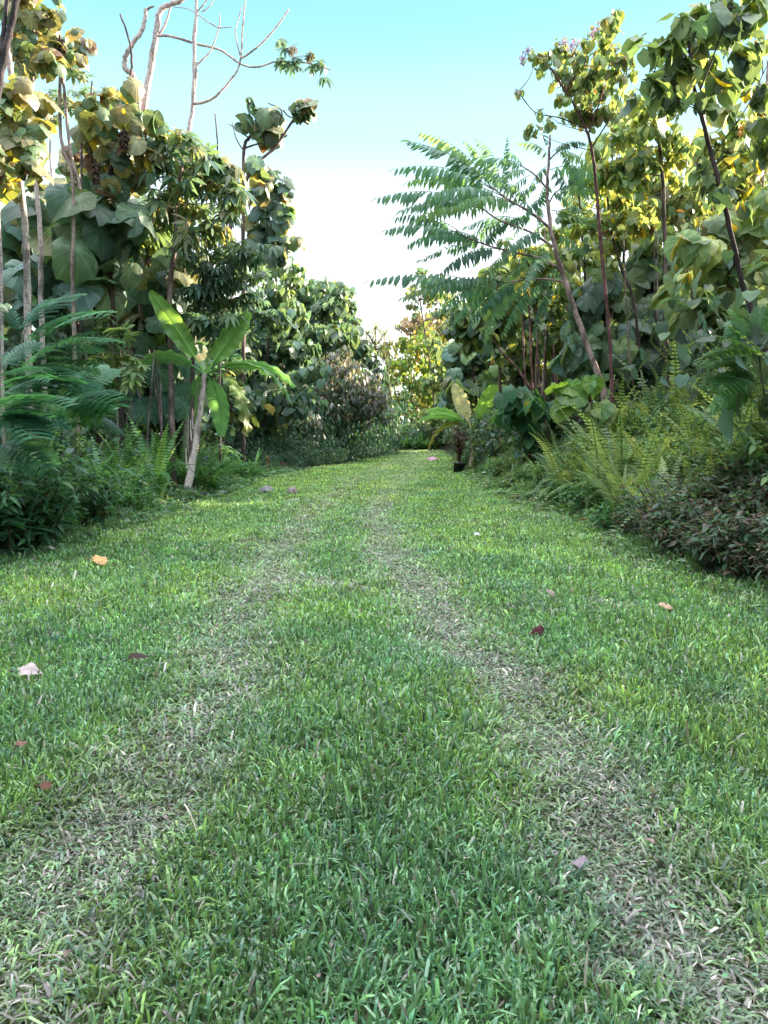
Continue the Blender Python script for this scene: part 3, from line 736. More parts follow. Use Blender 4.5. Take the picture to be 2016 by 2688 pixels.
build_banana('banana_plant', 'leaning banana plant with tall pale trunk and broad arching leaves at the left lawn edge', bb, bt, 0.092, 0.048, [
    bl(153, 296, -0.4, 0.15, 0.52, BGc, 1, up=0.08, tears=0.05, twist=-1.15),
    bl(247, 316, 0.1, 0.1, 0.54, (0.17, 0.31, 0.08), 2, up=0.05, tears=0.04, twist=1.3),
    bl(148, 368, -0.3, 1.5, 0.50, BGd, 3, up=0.7, lk=1.35, tears=0.05, twist=-0.6),
    bl(238, 350, 1.3, 0.7, 0.45, BGd, 4, up=0.2, twist=0.2),
    bl(290, 372, 0.5, 1.3, 0.46, BGd, 5, up=0.42, lk=1.15, tears=0.06, twist=0.35),
    bl(283, 402, -0.6, 1.7, 0.50, (0.08, 0.19, 0.06), 6, up=0.70, lk=1.25, tears=0.1, twist=0.3),
    bl(213, 432, 0.35, 3.0, 0.55, BGd, 8, up=0.9, lk=1.35, tears=0.06, twist=0.0),
    bl(226, 428, -0.3, 3.2, 0.50, (0.13, 0.20, 0.06), 9, up=0.95, lk=1.6, tears=0.4, tipcol=(0.25, 0.2, 0.06), wavy=0.06),
    bl(200, 425, 0.5, 3.0, 0.40, BGd, 10, up=0.9, lk=1.3, tears=0.1),
    bl(212, 330, 0.3, 0.2, 0.10, (0.16, 0.27, 0.08), 11, lk=0.7, fold=0.9),
])
YS = float(G(471, 470)[1]); sb = P(471, 470, YS); sb[2] = float(hz(sb[0], sb[1])); stp = P(471, 428, YS)
def sl2(px, py, dY, droop, width, col, seed, up=0.0, **kw):
    v = P(px, py, YS + dY) - stp; L_ = float(np.linalg.norm(v)); v = nrm(v) + np.array([0, 0, up])
    return dict(base=stp, d0=v, length=L_ * kw.pop('lk', 1.05), width=width, droop=droop, col=col, seed=seed, **kw)
build_banana('banana_plant', 'small young banana plant with a pale upright leaf on the right lawn edge', sb, stp, 0.085, 0.05, [
    sl2(455, 386, -0.1, 0.05, 0.62, (0.42, 0.40, 0.28), 21, twist=-1.45, tears=0.02),
    sl2(498, 380, 0.0, 0.1, 0.66, (0.17, 0.31, 0.08), 22, twist=1.35, tears=0.06),
    sl2(430, 404, 0.3, 1.0, 0.55, (0.12, 0.25, 0.10), 23, up=0.3, twist=-0.7),
    sl2(424, 413, -0.5, 1.1, 0.5, (0.12, 0.26, 0.10), 24, up=0.35, lk=1.15, twist=-0.6),
    sl2(437, 447, -0.3, 2.4, 0.5, (0.24, 0.26, 0.08), 25, twist=-0.5, up=0.9, lk=1.5, tears=0.15, tipcol=(0.25, 0.17, 0.06)),
    sl2(505, 408, 0.5, 0.9, 0.5, (0.11, 0.24, 0.09), 26, up=0.3, twist=0.7),
    sl2(500, 418, -0.3, 1.4, 0.38, (0.06, 0.16, 0.05), 27, up=0.4, lk=1.2),
    sl2(488, 392, 0.6, 0.3, 0.4, (0.10, 0.22, 0.05), 28),
], scol=(0.60, 0.46, 0.34))

# ================================================================== LEFT JUNGLE
big = dict(petiole=0.011, hang=0.62, face=0.7, up=0.55, shell=0.5, bias=0.9)
mac_l = 'big leaf tree'
# round big-leaved trees forming the left wall (nearest first)
px_tree('big_leaf_tree', 'large big leaf tree with plate sized blue green leaves directly behind the banana plant', mac_l, 18.8,
        [(178, 432), (172, 380), (165, 300)], [(140, 290, 17), (165, 345, 16), (168, 375, 17), (130, 390, 17), (165, 395, 17), (185, 395, 14), (172, 310, 15), (185, 300, 13), (115, 300, 14), (195, 345, 12)],
        T_RND, 33, 110, PAL_L, r=(4, 2), bcol=(0.06, 0.045, 0.05), extra=[([(160, 432), (150, 370), (140, 300)], 3, 1.5), ([(145, 432), (140, 400), (128, 380)], 3, 1.5)], **big)
px_tree('big_leaf_tree', 'big leaf tree with wide teal leaves at the middle of the left wall', mac_l, 16.0,
        [(100, 440), (98, 360), (92, 250)], [(65, 235, 17), (95, 215, 17), (120, 240, 17), (55, 260, 16), (110, 270, 15), (85, 285, 16), (50, 225, 14), (130, 215, 14), (45, 280, 16), (75, 200, 13)],
        T_RND, 34, 130, PAL_L + [(LG, 0.8)], r=(4, 1.6), extra=[([(90, 440), (78, 330), (62, 245)], 3, 1.5)], **big)
px_tree('big_leaf_tree', 'big leaf tree with droopy olive leaves below the pale ringed trunks at far left', mac_l, 17.5,
        [(30, 440), (28, 360), (20, 260)], [(15, 240, 18), (35, 265, 17), (5, 270, 16), (20, 295, 17), (50, 300, 15), (3, 220, 14), (30, 220, 13)],
        T_RND, 27, 190, PAL_L + [(OL, 3)], r=(4, 2), **big)
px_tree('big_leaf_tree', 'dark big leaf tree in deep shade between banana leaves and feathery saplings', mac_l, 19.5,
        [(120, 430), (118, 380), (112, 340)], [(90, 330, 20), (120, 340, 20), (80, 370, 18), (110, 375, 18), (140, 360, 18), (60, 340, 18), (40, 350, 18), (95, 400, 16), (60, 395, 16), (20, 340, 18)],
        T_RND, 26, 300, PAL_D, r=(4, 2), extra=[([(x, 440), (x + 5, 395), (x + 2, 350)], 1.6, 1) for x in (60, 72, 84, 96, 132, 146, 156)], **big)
px_tree('big_leaf_tree', 'sunlit big leaf tree with gold toned leaves and dark seed heads near the pale trunk', mac_l, 16.0,
        [(118, 430), (112, 300), (108, 200), (112, 150), (108, 110)], [(108, 92, 11), (128, 104, 13), (137, 118, 11), (92, 110, 11), (100, 128, 12), (140, 145, 14), (118, 140, 13), (88, 145, 12), (75, 165, 10), (100, 165, 12), (125, 170, 14), (148, 158, 10), (112, 185, 12)],
        T_RND, 17, 270, PAL_TOP, r=(4, 1.4), bcol=(0.08, 0.055, 0.05), extra=[([(108, 200), (95, 170), (84, 130)], 1.6, 0.8), ([(110, 190), (128, 160), (135, 125)], 1.6, 0.8)], **big)
px_tree('big_leaf_tree', 'top left corner big leaf tree with gold green leaves against the blue sky', mac_l, 14.5,
        [(41, 300), (41, 243), (34, 161), (32, 92), (33, 34), (30, 8)], [(20, 16, 11), (38, 14, 11), (48, 28, 10), (22, 38, 10), (42, 50, 9), (30, 60, 8), (12, 52, 9), (54, 12, 8), (15, 2, 9), (45, 64, 6)],
        T_RND, 14, 170, PAL_TOP, bark=M_PALE, bcol=BK_PALE, r=(2.6, 1.6), **big)
px_tree('big_leaf_tree', 'slim leaning tree with a red flower spike and small tuft of golden round leaves', mac_l, 14.8,
        [(73, 300), (73, 184), (61, 138), (60, 60), (58, 30)], [(68, 38, 8), (80, 45, 7), (78, 32, 5), (66, 52, 7), (82, 58, 6), (55, 56, 7)],
        T_RND, 15, 44, PAL_TOP, bark=M_PALE, bcol=(0.24, 0.19, 0.17), r=(2.0, 1.2), extra=[([(80, 190), (70, 149), (64, 90), (61, 62)], 1.8, 1.2)], **big)
px_tree('big_leaf_tree', 'left frame edge big leaf tree with hanging green leaves below the corner crown', mac_l, 13.0,
        [(-12, 420), (-8, 260), (-6, 150), (-4, 100)], [(2, 95, 12), (15, 110, 12), (3, 135, 13), (18, 150, 11), (-8, 165, 13), (25, 125, 9), (35, 165, 9), (10, 180, 10), (38, 110, 8)],
        T_RND, 20, 170, PAL_TOP + [(MG, 4)], r=(3, 1.6), bcol=(0.1, 0.08, 0.08), **big)
px_tree('big_leaf_tree', 'tree with two leaf tufts and a heavy hanging cluster of round leaves against the sky', mac_l, 23.5,
        [(243, 400), (244, 300), (243, 248), (243, 195), (244, 149), (249, 138), (258, 126)],
        [(262, 114, 7), (256, 127, 7), (270, 112, 7), (277, 128, 6), (264, 132, 5), (262, 172, 9), (270, 182, 11), (258, 192, 11), (276, 200, 12), (262, 210, 12), (286, 218, 9), (272, 226, 12), (258, 236, 9), (280, 240, 11), (270, 252, 9), (286, 252, 6), (283, 185, 8), (303, 104, 5, 0), (308, 112, 5, 0), (300, 110, 4, 0)],
        T_RND, 16, 230, [(OL, 3), (MG, 3), (DG, 4), (TG, 2.4), (YE, 0.1), (BR, 0.4)], r=(2.4, 1.4), bcol=(0.14, 0.10, 0.10), depth=0.25,
        extra=[([(228, 250), (230, 227), (250, 172), (275, 147), (298, 112)], 2.2, 1.0), ([(272, 152), (273, 135), (282, 112), (268, 103)], 1.1, 0.5), ([(249, 138), (238, 130), (229, 124)], 0.8, 0.4), ([(283, 110), (290, 117), (307, 121)], 0.8, 0.4), ([(243, 150), (236, 138), (232, 122)], 0.7, 0.3), ([(245, 148), (258, 144), (270, 144)], 1.0, 0.6)], limbs=False, **big)
px_tree('big_leaf_tree', 'big leaf tree with grey green leaves filling the wall under the golden crown', mac_l, 18.3,
        [(150, 430), (152, 340), (148, 260)], [(150, 250, 13), (165, 265, 13), (130, 200, 13), (150, 215, 13), (170, 240, 12), (110, 225, 12), (70, 190, 13), (95, 180, 12), (140, 320, 13), (158, 300, 12), (175, 285, 11), (35, 200, 13), (60, 215, 12), (190, 260, 10)],
        T_RND, 25, 170, PAL_L + [(OL, 5)], r=(3, 1.4), bcol=(0.09, 0.07, 0.07), **big)
def plate_leaf_tree():
    Y = YB + 1.7; px = Y / FPX; bc = (0.09, 0.07, 0.07)
    LP = [(117, 297, 32, 0), (142, 286, 31, 0), (176, 299, 28, 0), (159, 321, 30, 0), (158, 373, 31, 0), (131, 389, 34, 0), (164, 404, 34, 0), (183, 389, 27, 0), (142, 411, 29, 0), (171, 353, 24, 0), (159, 280, 26, 0), (173, 276, 24, 0),
          (66, 234, 30, 0), (48, 254, 29, 0), (49, 279, 28, 1), (80, 284, 30, 1), (109, 246, 32, 1), (121, 218, 28, 0), (74, 262, 23, 0), (197, 317, 20, 0), (88, 246, 25, 0), (12, 232, 30, 0), (100, 268, 26, 0), (187, 363, 24, 0), (185, 407, 22, 0), (120, 402, 26, 0), (146, 342, 24, 0), (30, 250, 26, 1), (133, 262, 24, 0)]
    stems = [[(150, 436), (148, 380), (150, 330), (146, 275)], [(138, 436), (128, 395), (120, 330), (100, 250)], [(165, 436), (170, 390), (172, 340), (165, 285)], [(80, 436), (70, 350), (60, 280), (45, 235)]]
    base = P(150, 436, Y); base[2] = float(hz(base[0], base[1])) - 0.05
    root = empty('big_leaf_tree', base); tag(root, 'front big leaf tree with separate broad plate leaves hanging left of the banana leaves', mac_l)
    mt = MB(); C_ = []
    for q in stems:
        p_ = [P(x, y, Y + 0.5) for (x, y) in q]; p_[0][2] = float(hz(p_[0][0], p_[0][1])) - 0.05
        C_.append(tube(mt, p_, 2.2 * px, 1.0 * px, bc, 7, 20))
    C_ = np.vstack(C_); n = len(LP); ml = MB()
    pos = np.array([P(x, y - 0.12 * r_, Y + RNG.uniform(-0.35, 0.25)) for (x, y, r_, o) in LP]); sz = np.array([r_ for (_, _, r_, _) in LP]) * px * RNG.uniform(0.97, 1.12, n)
    col = np.where(np.array([l[3] for l in LP])[:, None] == 1, np.array([[0.19, 0.20, 0.095]]), np.array([[0.085, 0.175, 0.125]])) * RNG.uniform(0.85, 1.2, (n, 1))
    up = np.tile([0.35, -0.85, 0.42], (n, 1)) + RNG.normal(0, 0.22, (n, 3)); tip = np.tile([0.0, -0.1, -1.0], (n, 1)) + RNG.normal(0, 0.32, (n, 3)); up = nrm(up); tip = tip - up * np.sum(tip * up, 1, keepdims=True)
    wh = RNG.integers(0, 6, n)
    for q in range(6):
        s_ = wh == q; stamp(ml, T_RND[q], pos[s_], tip[s_], up[s_], sz[s_], col[s_])
    A = np.array([C_[np.argmin(np.linalg.norm(C_ - p_ - [0, 0, -0.25], axis=1))] for p_ in pos]); many_sticks(ml, A, pos, 0.010, (0.13, 0.17, 0.07))
    mt.build('trunk', M_BARK, root, base); ml.build('crown', M_RND, root, base)
plate_leaf_tree()
# bare pale trunks
def bare(name, label, Y, pts, r, extra=(), clumps=(), tms=None, size=14, n=10, pal=PAL_C, col=BK_PALE, bark=M_PALE, **kw):
    return px_tree(name, label, 'tree', Y, pts, clumps, tms or T_PALS, size, n, pal, bark=bark, bcol=col, r=r, extra=extra, lmat=M_MID, limbs=False, twig=False, **kw)
bare('trumpet_tree', 'thick mottled pale trunk with a rough broken top at far left', 13.5, [(30, 420), (27, 260), (25, 226), (17, 150), (15, 110), (9, 60), (7, 48)], (3.6, 2.4), extra=[([(10, 66), (4, 50), (2, 42)], 1.2, 0.7)])
bare('trumpet_tree', 'dark leaning double trunk cutting across the top left corner', 10.5, [(-40, 420), (-20, 200), (0, 78), (8, 40), (17, -4), (22, -60)], (4.5, 2.6), col=(0.055, 0.045, 0.05), bark=M_BARK,
     extra=[([(-6, 130), (0, 60), (5, 20), (9, -20)], 2.6, 1.8)])
bare('trumpet_tree', 'very thin grey trunk standing along the left frame edge', 12.0, [(3, 420), (2, 320), (1, 260), (-2, 200), (-4, 120)], (1.8, 1.0))
YC = 18.5
bare('trumpet_tree', 'tall pale trunk with a long curving branch ending in umbrella leaves high in the sky', YC,
     [(130, 420), (133, 260), (135, 216), (143, 119), (150, 70), (156, 34), (159, 14), (166, 6), (181, 0), (200, -20)], (4.2, 2.0),
     extra=[([(157, 36), (170, 36), (197, 44), (220, 50), (241, 64), (257, 67), (275, 62), (298, 62), (316, 65), (331, 70)], 1.3, 0.5), ([(157, 38), (166, 22), (174, -5)], 1.2, 0.8), ([(296, 62), (292, 55), (289, 46)], 0.6, 0.3), ([(300, 56), (308, 56)], 0.4, 0.3), ([(316, 64), (321, 72)], 0.4, 0.3), ([(290, 57), (283, 44)], 0.4, 0.3)],
     clumps=[(281, 42, 3, 0), (292, 48, 4, 0), (279, 61, 3, 0), (294, 67, 4, 0), (308, 56, 3, 0), (320, 61, 3, 0), (314, 69, 3, 0), (321, 78, 3, 0), (296, 58, 4, 0)], tms=T_PAL[1:], size=15, n=12, pal=[(TG, 3), (MG, 2), ((0.10, 0.09, 0.10), 1)], hang=0.2, face=0.3, up=1.0)
bare('trumpet_tree', 'tall leafless trunk with upswept grey branches above the umbrella tree', YC - 0.5,
     [(186, 430), (187, 250), (188, 142), (193, 103), (194, 46), (196, 20), (197, -8)], (3.0, 1.2),
     extra=[([(193, 104), (205, 102), (216, 96), (232, 78), (240, 62), (243, 23), (246, -6)], 1.5, 0.6), ([(240, 59), (251, 52), (264, 41), (278, 25), (289, 9)], 1.0, 0.7), ([(240, 55), (236, 38), (236, 28), (242, 7)], 0.7, 0.4),
            ([(197, 65), (206, 56), (211, 50), (219, 28), (220, 14)], 0.9, 0.4), ([(219, 28), (208, 22), (200, 16), (188, 9), (174, 7)], 0.6, 0.3), ([(219, 28), (232, 27)], 0.5, 0.3), ([(194, 50), (193, 36), (197, 14), (204, 4), (210, -4)], 0.9, 0.5), ([(202, 12), (210, 6), (214, -2)], 0.6, 0.4), ([(197, 62), (196, 80), (194, 100)], 0.8, 0.8)])
bare('trumpet_tree', 'crooked snaking pale trunk with a stubby broken tip', YC - 0.2,
     [(140, 430), (141, 200), (138, 106), (136, 86), (132, 74), (125, 68), (126, 56), (134, 42), (142, 30), (145, 18), (146, 9)], (3.4, 1.7), extra=[([(146, 11), (149, 8), (154, 6)], 1.4, 0.7)])
bare('dead_stick_tree', 'thin dark bare stem crossing in front of the crooked pale trunk', YC - 1.2, [(116, 420), (115, 150), (119, 106), (130, 80), (131, 51), (127, 33), (120, 14)], (1.6, 0.8), col=(0.13, 0.09, 0.09), bark=M_BARK)
bare('dead_stick_tree', 'short bare stick poking above the golden crown at left', 15.6, [(80, 420), (82, 130), (90, 103), (92, 81)], (1.4, 0.7), col=(0.13, 0.1, 0.1), bark=M_BARK)
bare('dead_stick_tree', 'lone straight stick right of the umbrella tree crown', 21.5, [(220, 420), (219, 220), (218, 156), (215, 114)], (1.4, 0.7), col=(0.12, 0.09, 0.1), bark=M_BARK)
bare('dead_stick_tree', 'slim bare stick beside the hanging leaf cluster', 24, [(231, 420), (231, 240), (229, 205), (230, 182)], (1.2, 0.7), col=(0.12, 0.09, 0.1), bark=M_BARK)
# dark seed heads
def seedhead(label, px, py, Y, h, col, rr=2.4):
    mb = MB(); c = P(px, py, Y)
    n = 150; t = RNG.random(n); a = RNG.uniform(0, 6.28, n); r_ = SZ(rr, Y) * (0.5 + 0.5 * np.sin(np.pi * t))
    pos = np.stack([np.cos(a) * r_, np.sin(a) * r_, (0.5 - t) * SZ(h, Y)], 1) + c
    d = np.stack([np.cos(a), np.sin(a), np.full(n, -0.7)], 1)
    stamp(mb, T_SM[1], pos, d, np.tile([0, 0, 1.0], (n, 1)) + RNG.normal(0, .3, (n, 3)), RNG.uniform(0.05, 0.10, n), palette(n, [(col, 1)], 0.4))
    tube(mb, [c + [0, 0, SZ(h, Y) * 0.6], c, c - [0, 0, SZ(h, Y) * 0.5]], 0.02, 0.01, col, 5, 6)
    o = mb.build('seed_cluster', M_DRY, None, c); return tag(o, label, 'seed cluster')
seedhead('dark drooping seed cluster hanging under the red tipped tuft at top left', 60, 50, 14.7, 22, (0.03, 0.018, 0.018), 2.8)
seedhead('small dark dead seed head in the golden crown by the forked trunk', 124, 138, 15.4, 16, (0.045, 0.025, 0.02), 2.6)
seedhead('long brown dead seed head hanging low in the golden crown', 96, 172, 15.2, 20, (0.06, 0.035, 0.025), 2.0)
# umbrella-leaved tree
umb = dict(hang=0.15, face=0.25, up=1.0, petiole=0.009, shell=0.35)
px_tree('umbrella_leaf_tree', 'rounded umbrella leaf tree with drooping star shaped leaves left of the hanging cluster', 'umbrella tree', 16.5,
        [(172, 430), (170, 300), (175, 240), (176, 200), (182, 165)],
        [(165, 145, 10), (182, 142, 11), (200, 152, 11), (215, 160, 10), (160, 165, 11), (185, 165, 12), (208, 172, 12), (228, 172, 8), (170, 185, 12), (195, 188, 12), (220, 190, 11), (235, 190, 7), (158, 200, 10), (180, 208, 12), (205, 210, 11), (225, 210, 9), (165, 225, 11), (190, 232, 11), (212, 230, 10)],
        T_PAL, 25, 175, PAL_C, r=(3.4, 1.6), bcol=(0.22, 0.16, 0.155), lmat=M_MID, **umb)
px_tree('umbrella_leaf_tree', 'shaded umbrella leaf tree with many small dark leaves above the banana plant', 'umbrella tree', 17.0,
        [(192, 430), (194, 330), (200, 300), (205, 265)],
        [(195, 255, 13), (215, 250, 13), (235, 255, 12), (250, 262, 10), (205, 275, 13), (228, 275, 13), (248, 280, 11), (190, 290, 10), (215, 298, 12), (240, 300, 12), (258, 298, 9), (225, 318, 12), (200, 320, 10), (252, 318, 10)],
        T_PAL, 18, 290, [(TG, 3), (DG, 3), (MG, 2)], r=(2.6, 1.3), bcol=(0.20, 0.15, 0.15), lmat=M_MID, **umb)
px_tree('umbrella_leaf_tree', 'low umbrella leaf sapling with narrow pale green fingers left of the banana trunk', 'umbrella tree', 15.5,
        [(118, 440), (116, 390), (112, 345)], [(108, 325, 8), (122, 330, 8), (100, 340, 8), (115, 350, 9), (130, 355, 7), (95, 358, 8), (118, 370, 8), (135, 378, 7), (108, 385, 7)],
        T_PALS, 24, 34, [(LG, 3), (MG, 3), (TG, 1)], r=(1.6, 0.8), bcol=(0.2, 0.2, 0.12), lmat=M_MID, hang=0.05, face=0.2, up=1.2, petiole=0.008)
px_tree('umbrella_leaf_tree', 'distant umbrella leaf tree with fine bare twigs behind the top left trunks', 'umbrella tree', 20.0,
        [(50, 400), (52, 200), (50, 150), (52, 110)], [(40, 70, 6), (80, 70, 6), (50, 95, 6), (76, 92, 6), (62, 100, 5), (30, 110, 6), (84, 74, 5), (70, 108, 6), (45, 120, 8)], T_PALS, 15, 40, PAL_C,
        r=(1.6, 0.7), bcol=BK_PALE, bark=M_PALE, lmat=M_MID, **umb)

# feathery saplings at the left edge
def feather(label, Y, stem, fr, n2=0, seed=0, col=[((0.055, 0.18, 0.095), 3), ((0.10, 0.26, 0.09), 1.2), ((0.04, 0.13, 0.085), 3)], r=(2.2, 1.0), group=None):
    pts = [P(*p, Y) for p in stem]; b = pts[0].copy(); b[2] = float(hz(b[0], b[1])) - 0.05; pts = [b] + pts
    root = empty('feathery_sapling', b); tag(root, label, 'sapling', group)
    mt = MB(); c = tube(mt, pts, SZ(r[0], Y), SZ(r[1], Y), (0.09, 0.10, 0.06), 6, 24); mt.build('trunk', M_BARK, root, b)
    ml = MB(); pos = []; dr = []; ln = []
    for (sx, sy, ex, ey, dY) in fr:
        a = P(sx, sy, Y); e = P(ex, ey, Y + dY); pos.append(a); dr.append(e - a + [0, 0, 0.12 * np.linalg.norm(e - a)]); ln.append(np.linalg.norm(e - a) * 1.05)
    pos = np.array(pos); dr = np.array(dr); ln = np.array(ln); k = len(pos)
    col_ = palette(k, col, 0.25); wh = RNG.integers(0, 3, k)
    up = np.tile([0, 0, 1.0], (k, 1)) + RNG.normal(0, 0.25, (k, 3)) + [0, -0.3, 0]
    for q in range(3):
        s = wh == q; stamp(ml, T_BIP[q], pos[s], dr[s], up[s], ln[s], col_[s])
    A = np.array([c[np.argmin(np.linalg.norm(c - p, axis=1))] for p in pos]); many_sticks(ml, A, pos, 0.006, (0.09, 0.13, 0.05))
    ml.build('crown', M_FRN, root, b)
def fanfr(cx, cy, n, r0, r1, a0, a1, dmax=0.9):
    out = []
    for _ in range(n):
        a = R(random.uniform(a0, a1)); l_ = random.uniform(r0, r1); x = cx + random.uniform(-6, 6); y = cy + random.uniform(-5, 5)
        out.append((x, y, x + l_ * math.cos(a), y - l_ * math.sin(a) * 0.7, random.uniform(-dmax, dmax)))
    return out
feather('feathery sapling with bright fern like leaves on the left below the big leaves', 9.8, [(12, 470), (14, 400), (24, 330)],
        [(22, 345, 66, 322, .2), (24, 340, 90, 316, .4), (26, 350, 100, 322, -.2), (22, 335, 45, 303, .3), (20, 335, 5, 306, 0), (24, 365, 95, 352, .4), (22, 372, 80, 342, -.4), (18, 380, 92, 372, .2), (20, 392, 84, 398, -.5), (12, 345, -30, 330, 0), (14, 365, -25, 362, .3), (26, 330, 70, 300, .8), (30, 358, 108, 345, .9)] + fanfr(20, 370, 4, 40, 60, -20, 60) + fanfr(16, 400, 5, 40, 60, -30, 45))
feather('second feathery sapling with dark blue green leaves nearer the left frame edge', 8.6, [(-16, 520), (-10, 450), (0, 380)],
        [(-4, 400, 45, 385, 0), (0, 410, 60, 412, -.3), (0, 430, 62, 445, .2), (2, 395, 52, 402, .5), (-5, 445, 40, 470, -.4), (0, 370, 35, 345, .3), (-2, 380, 40, 372, -.2)] + fanfr(-5, 420, 9, 45, 65, -50, 40), r=(2.5, 1.2),
        col=[((0.04, 0.13, 0.09), 3), ((0.05, 0.16, 0.085), 2)])
feather('small feathery sapling whose leaves reach toward the banana trunk', 11.0, [(60, 470), (62, 430), (66, 395)],
        [(66, 410, 112, 412, .1), (66, 405, 105, 395, .3), (64, 425, 118, 438, -.2), (66, 400, 90, 372, .2), (64, 430, 100, 455, 0), (62, 415, 25, 400, .2), (66, 396, 110, 372, .6)] + fanfr(64, 410, 9, 35, 55, -30, 60), r=(1.4, 0.8))

# ================================================================== LEFT-CENTRE, MIDDLE DISTANCE
hrt = dict(hang=0.5, face=0.7, up=0.6, shell=0.42, bias=0.3)
px_tree('round_leaf_tree', 'bushy dark green tree with heart leaves rising to the sky left of the gap', 'tree', 38.0,
        [(330, 440), (328, 400), (325, 350), (322, 310)],
        [(318, 288, 12), (335, 288, 10), (300, 296, 12), (345, 305, 10), (322, 308, 13), (305, 318, 13), (340, 325, 12), (353, 335, 9), (325, 335, 14), (308, 345, 13), (345, 352, 12), (358, 352, 8), (330, 362, 14), (300, 365, 12), (280, 300, 9), (290, 282, 7), (347, 370, 10)],
        T_HRT, 8.2, 2100, PAL_MID, lmat=M_SML, r=(3, 1.2), bcol=(0.1, 0.08, 0.07), depth=1.6, **hrt)
px_tree('round_leaf_tree', 'dense teal leafed tree right of the banana plant', 'tree', 27.0,
        [(262, 450), (265, 400), (268, 340)],
        [(255, 330, 14), (272, 322, 12), (285, 338, 13), (262, 352, 14), (290, 358, 12), (250, 372, 14), (275, 376, 14), (300, 378, 12), (260, 396, 14), (285, 402, 13), (245, 410, 12), (272, 418, 12), (305, 398, 10), (240, 350, 12), (240, 388, 12), (295, 345, 10)],
        T_HRT, 10, 1700, [(TG, 5), (DG, 2.5), (MG, 2)], lmat=M_SML, r=(3, 1.2), bcol=(0.08, 0.06, 0.06), depth=1.3, **hrt)
px_tree('round_leaf_tree', 'tall thin crowned tree peeking over behind the dark umbrella tree', 'tree', 34.0,
        [(285, 440), (284, 380), (280, 300)], [(262, 272, 8), (275, 268, 9), (290, 275, 9), (300, 285, 8), (270, 288, 10), (285, 295, 10), (265, 305, 12), (285, 315, 12), (280, 335, 12), (258, 258, 5), (295, 268, 6)],
        T_HRT, 6.5, 1100, [(MG, 3), (LG, 2), (TG, 2)], lmat=M_SML, r=(2, 0.8), bcol=(0.12, 0.1, 0.09), depth=1.5, **hrt)
px_tree('variegated_shrub', 'large pale mottled pinkish grey shrub above the clipped green mound', 'shrub', 33.0,
        [(335, 452), (336, 420), (338, 390)],
        [(328, 372, 11), (345, 368, 12), (360, 375, 11), (372, 388, 9), (325, 390, 13), (342, 388, 13), (360, 395, 12), (372, 402, 8), (350, 408, 12), (330, 408, 12), (345, 352, 9), (335, 358, 9), (310, 392, 9), (355, 420, 10), (320, 420, 12), (338, 424, 12), (370, 416, 9), (318, 405, 11), (380, 400, 5), (300, 405, 8), (375, 378, 6)],
        T_SM, 6.2, 3600, [((0.16, 0.145, 0.15), 4), ((0.10, 0.11, 0.09), 4), ((0.055, 0.085, 0.055), 5), ((0.26, 0.23, 0.25), 1)], lmat=M_SML, r=(2, 1), depth=1.3, **hrt)
px_tree('variegated_shrub', 'lower pale mottled shrub leaning out left of the green mound', 'shrub', 30.0,
        [(300, 458), (300, 435), (300, 415)], [(288, 400, 8), (300, 408, 9), (312, 418, 9), (292, 420, 9), (280, 412, 7), (305, 432, 8), (288, 436, 7), (318, 430, 6), (275, 428, 8), (270, 410, 8), (268, 440, 8), (296, 446, 9), (282, 448, 8)],
        T_SM, 6.0, 1700, [((0.20, 0.19, 0.19), 3), ((0.10, 0.11, 0.08), 3), (TG, 2)], lmat=M_SML, r=(1.5, 1), depth=0.7, **hrt)
px_tree('conical_tree', 'narrow dark spire shaped tree beside the sky gap', 'tree', 40.0,
        [(356, 440), (354, 380), (352, 318)], [(352, 315, 3), (352, 322, 5), (353, 332, 7), (354, 344, 8), (356, 356, 9), (366, 345, 6), (364, 358, 7), (372, 362, 6), (368, 378, 8), (378, 372, 6)],
        T_HRT, 5, 900, [((0.05, 0.07, 0.06), 3), ((0.07, 0.09, 0.07), 2), (TG, 1)], lmat=M_SML, r=(1.5, 0.6), depth=1, **hrt)

# mounded ground cover bushes: one built, copies placed
def bush_proto(name, R_, n, tms, size, pal, mat, flat=0.6, hang=0.2):
    b = MB(); t = empty(name, (0, 0, 0)); cl = []
    for k in range(9):
        a = RNG.uniform(0, 6.28); q = RNG.uniform(0, 0.55) * R_
        cl.append((np.array([math.cos(a) * q, math.sin(a) * q, R_ * RNG.uniform(0.15, 0.45) * flat / 0.6]), R_ * RNG.uniform(0.35, 0.55)))
    leaves_in(b, cl, tms, n, size, pal, hang=hang, face=0.6, up=0.8, shell=0.3, flat=flat)
    s = MB()
    for (c, r) in cl:
        for _ in range(3):
            e = c + nrm(RNG.standard_normal(3) + [0, 0, .6]) * r * 0.8
            tube(s, [np.array([0, 0, -0.05]) + RNG.normal(0, 0.05, 3) * [1, 1, 0], c * [0.7, 0.7, 0.6], e], 0.014, 0.004, (0.09, 0.07, 0.05), 4, 6)
    s.build('stem', M_BARK, t); b.build('foliage', mat, t)
    return t
def place(proto, spots, labels, cat, group=None, first=[None]):
    used = False
    for i, (x, y, rz, sc, *rest) in enumerate(spots):
        z = float(hz(x, y)) - 0.03; lb = labels[i] if isinstance(labels, list) else labels
        if not used and not proto.get('label'):
            proto.location = (x, y, z); proto.rotation_euler = (0, 0, rz); proto.scale = (sc, sc, sc) if np.isscalar(sc) else sc
            tag(proto, lb, cat, group); used = True
        else: copy_tree(proto, (x, y, z), rz, sc, lb, cat, group)
PAL_GC = [((0.055, 0.125, 0.075), 4), ((0.08, 0.16, 0.10), 2.5), ((0.035, 0.085, 0.05), 3)]
gc1 = bush_proto('mound_bush', 1.25, 2600, T_SM, 0.085, PAL_GC, M_SML)
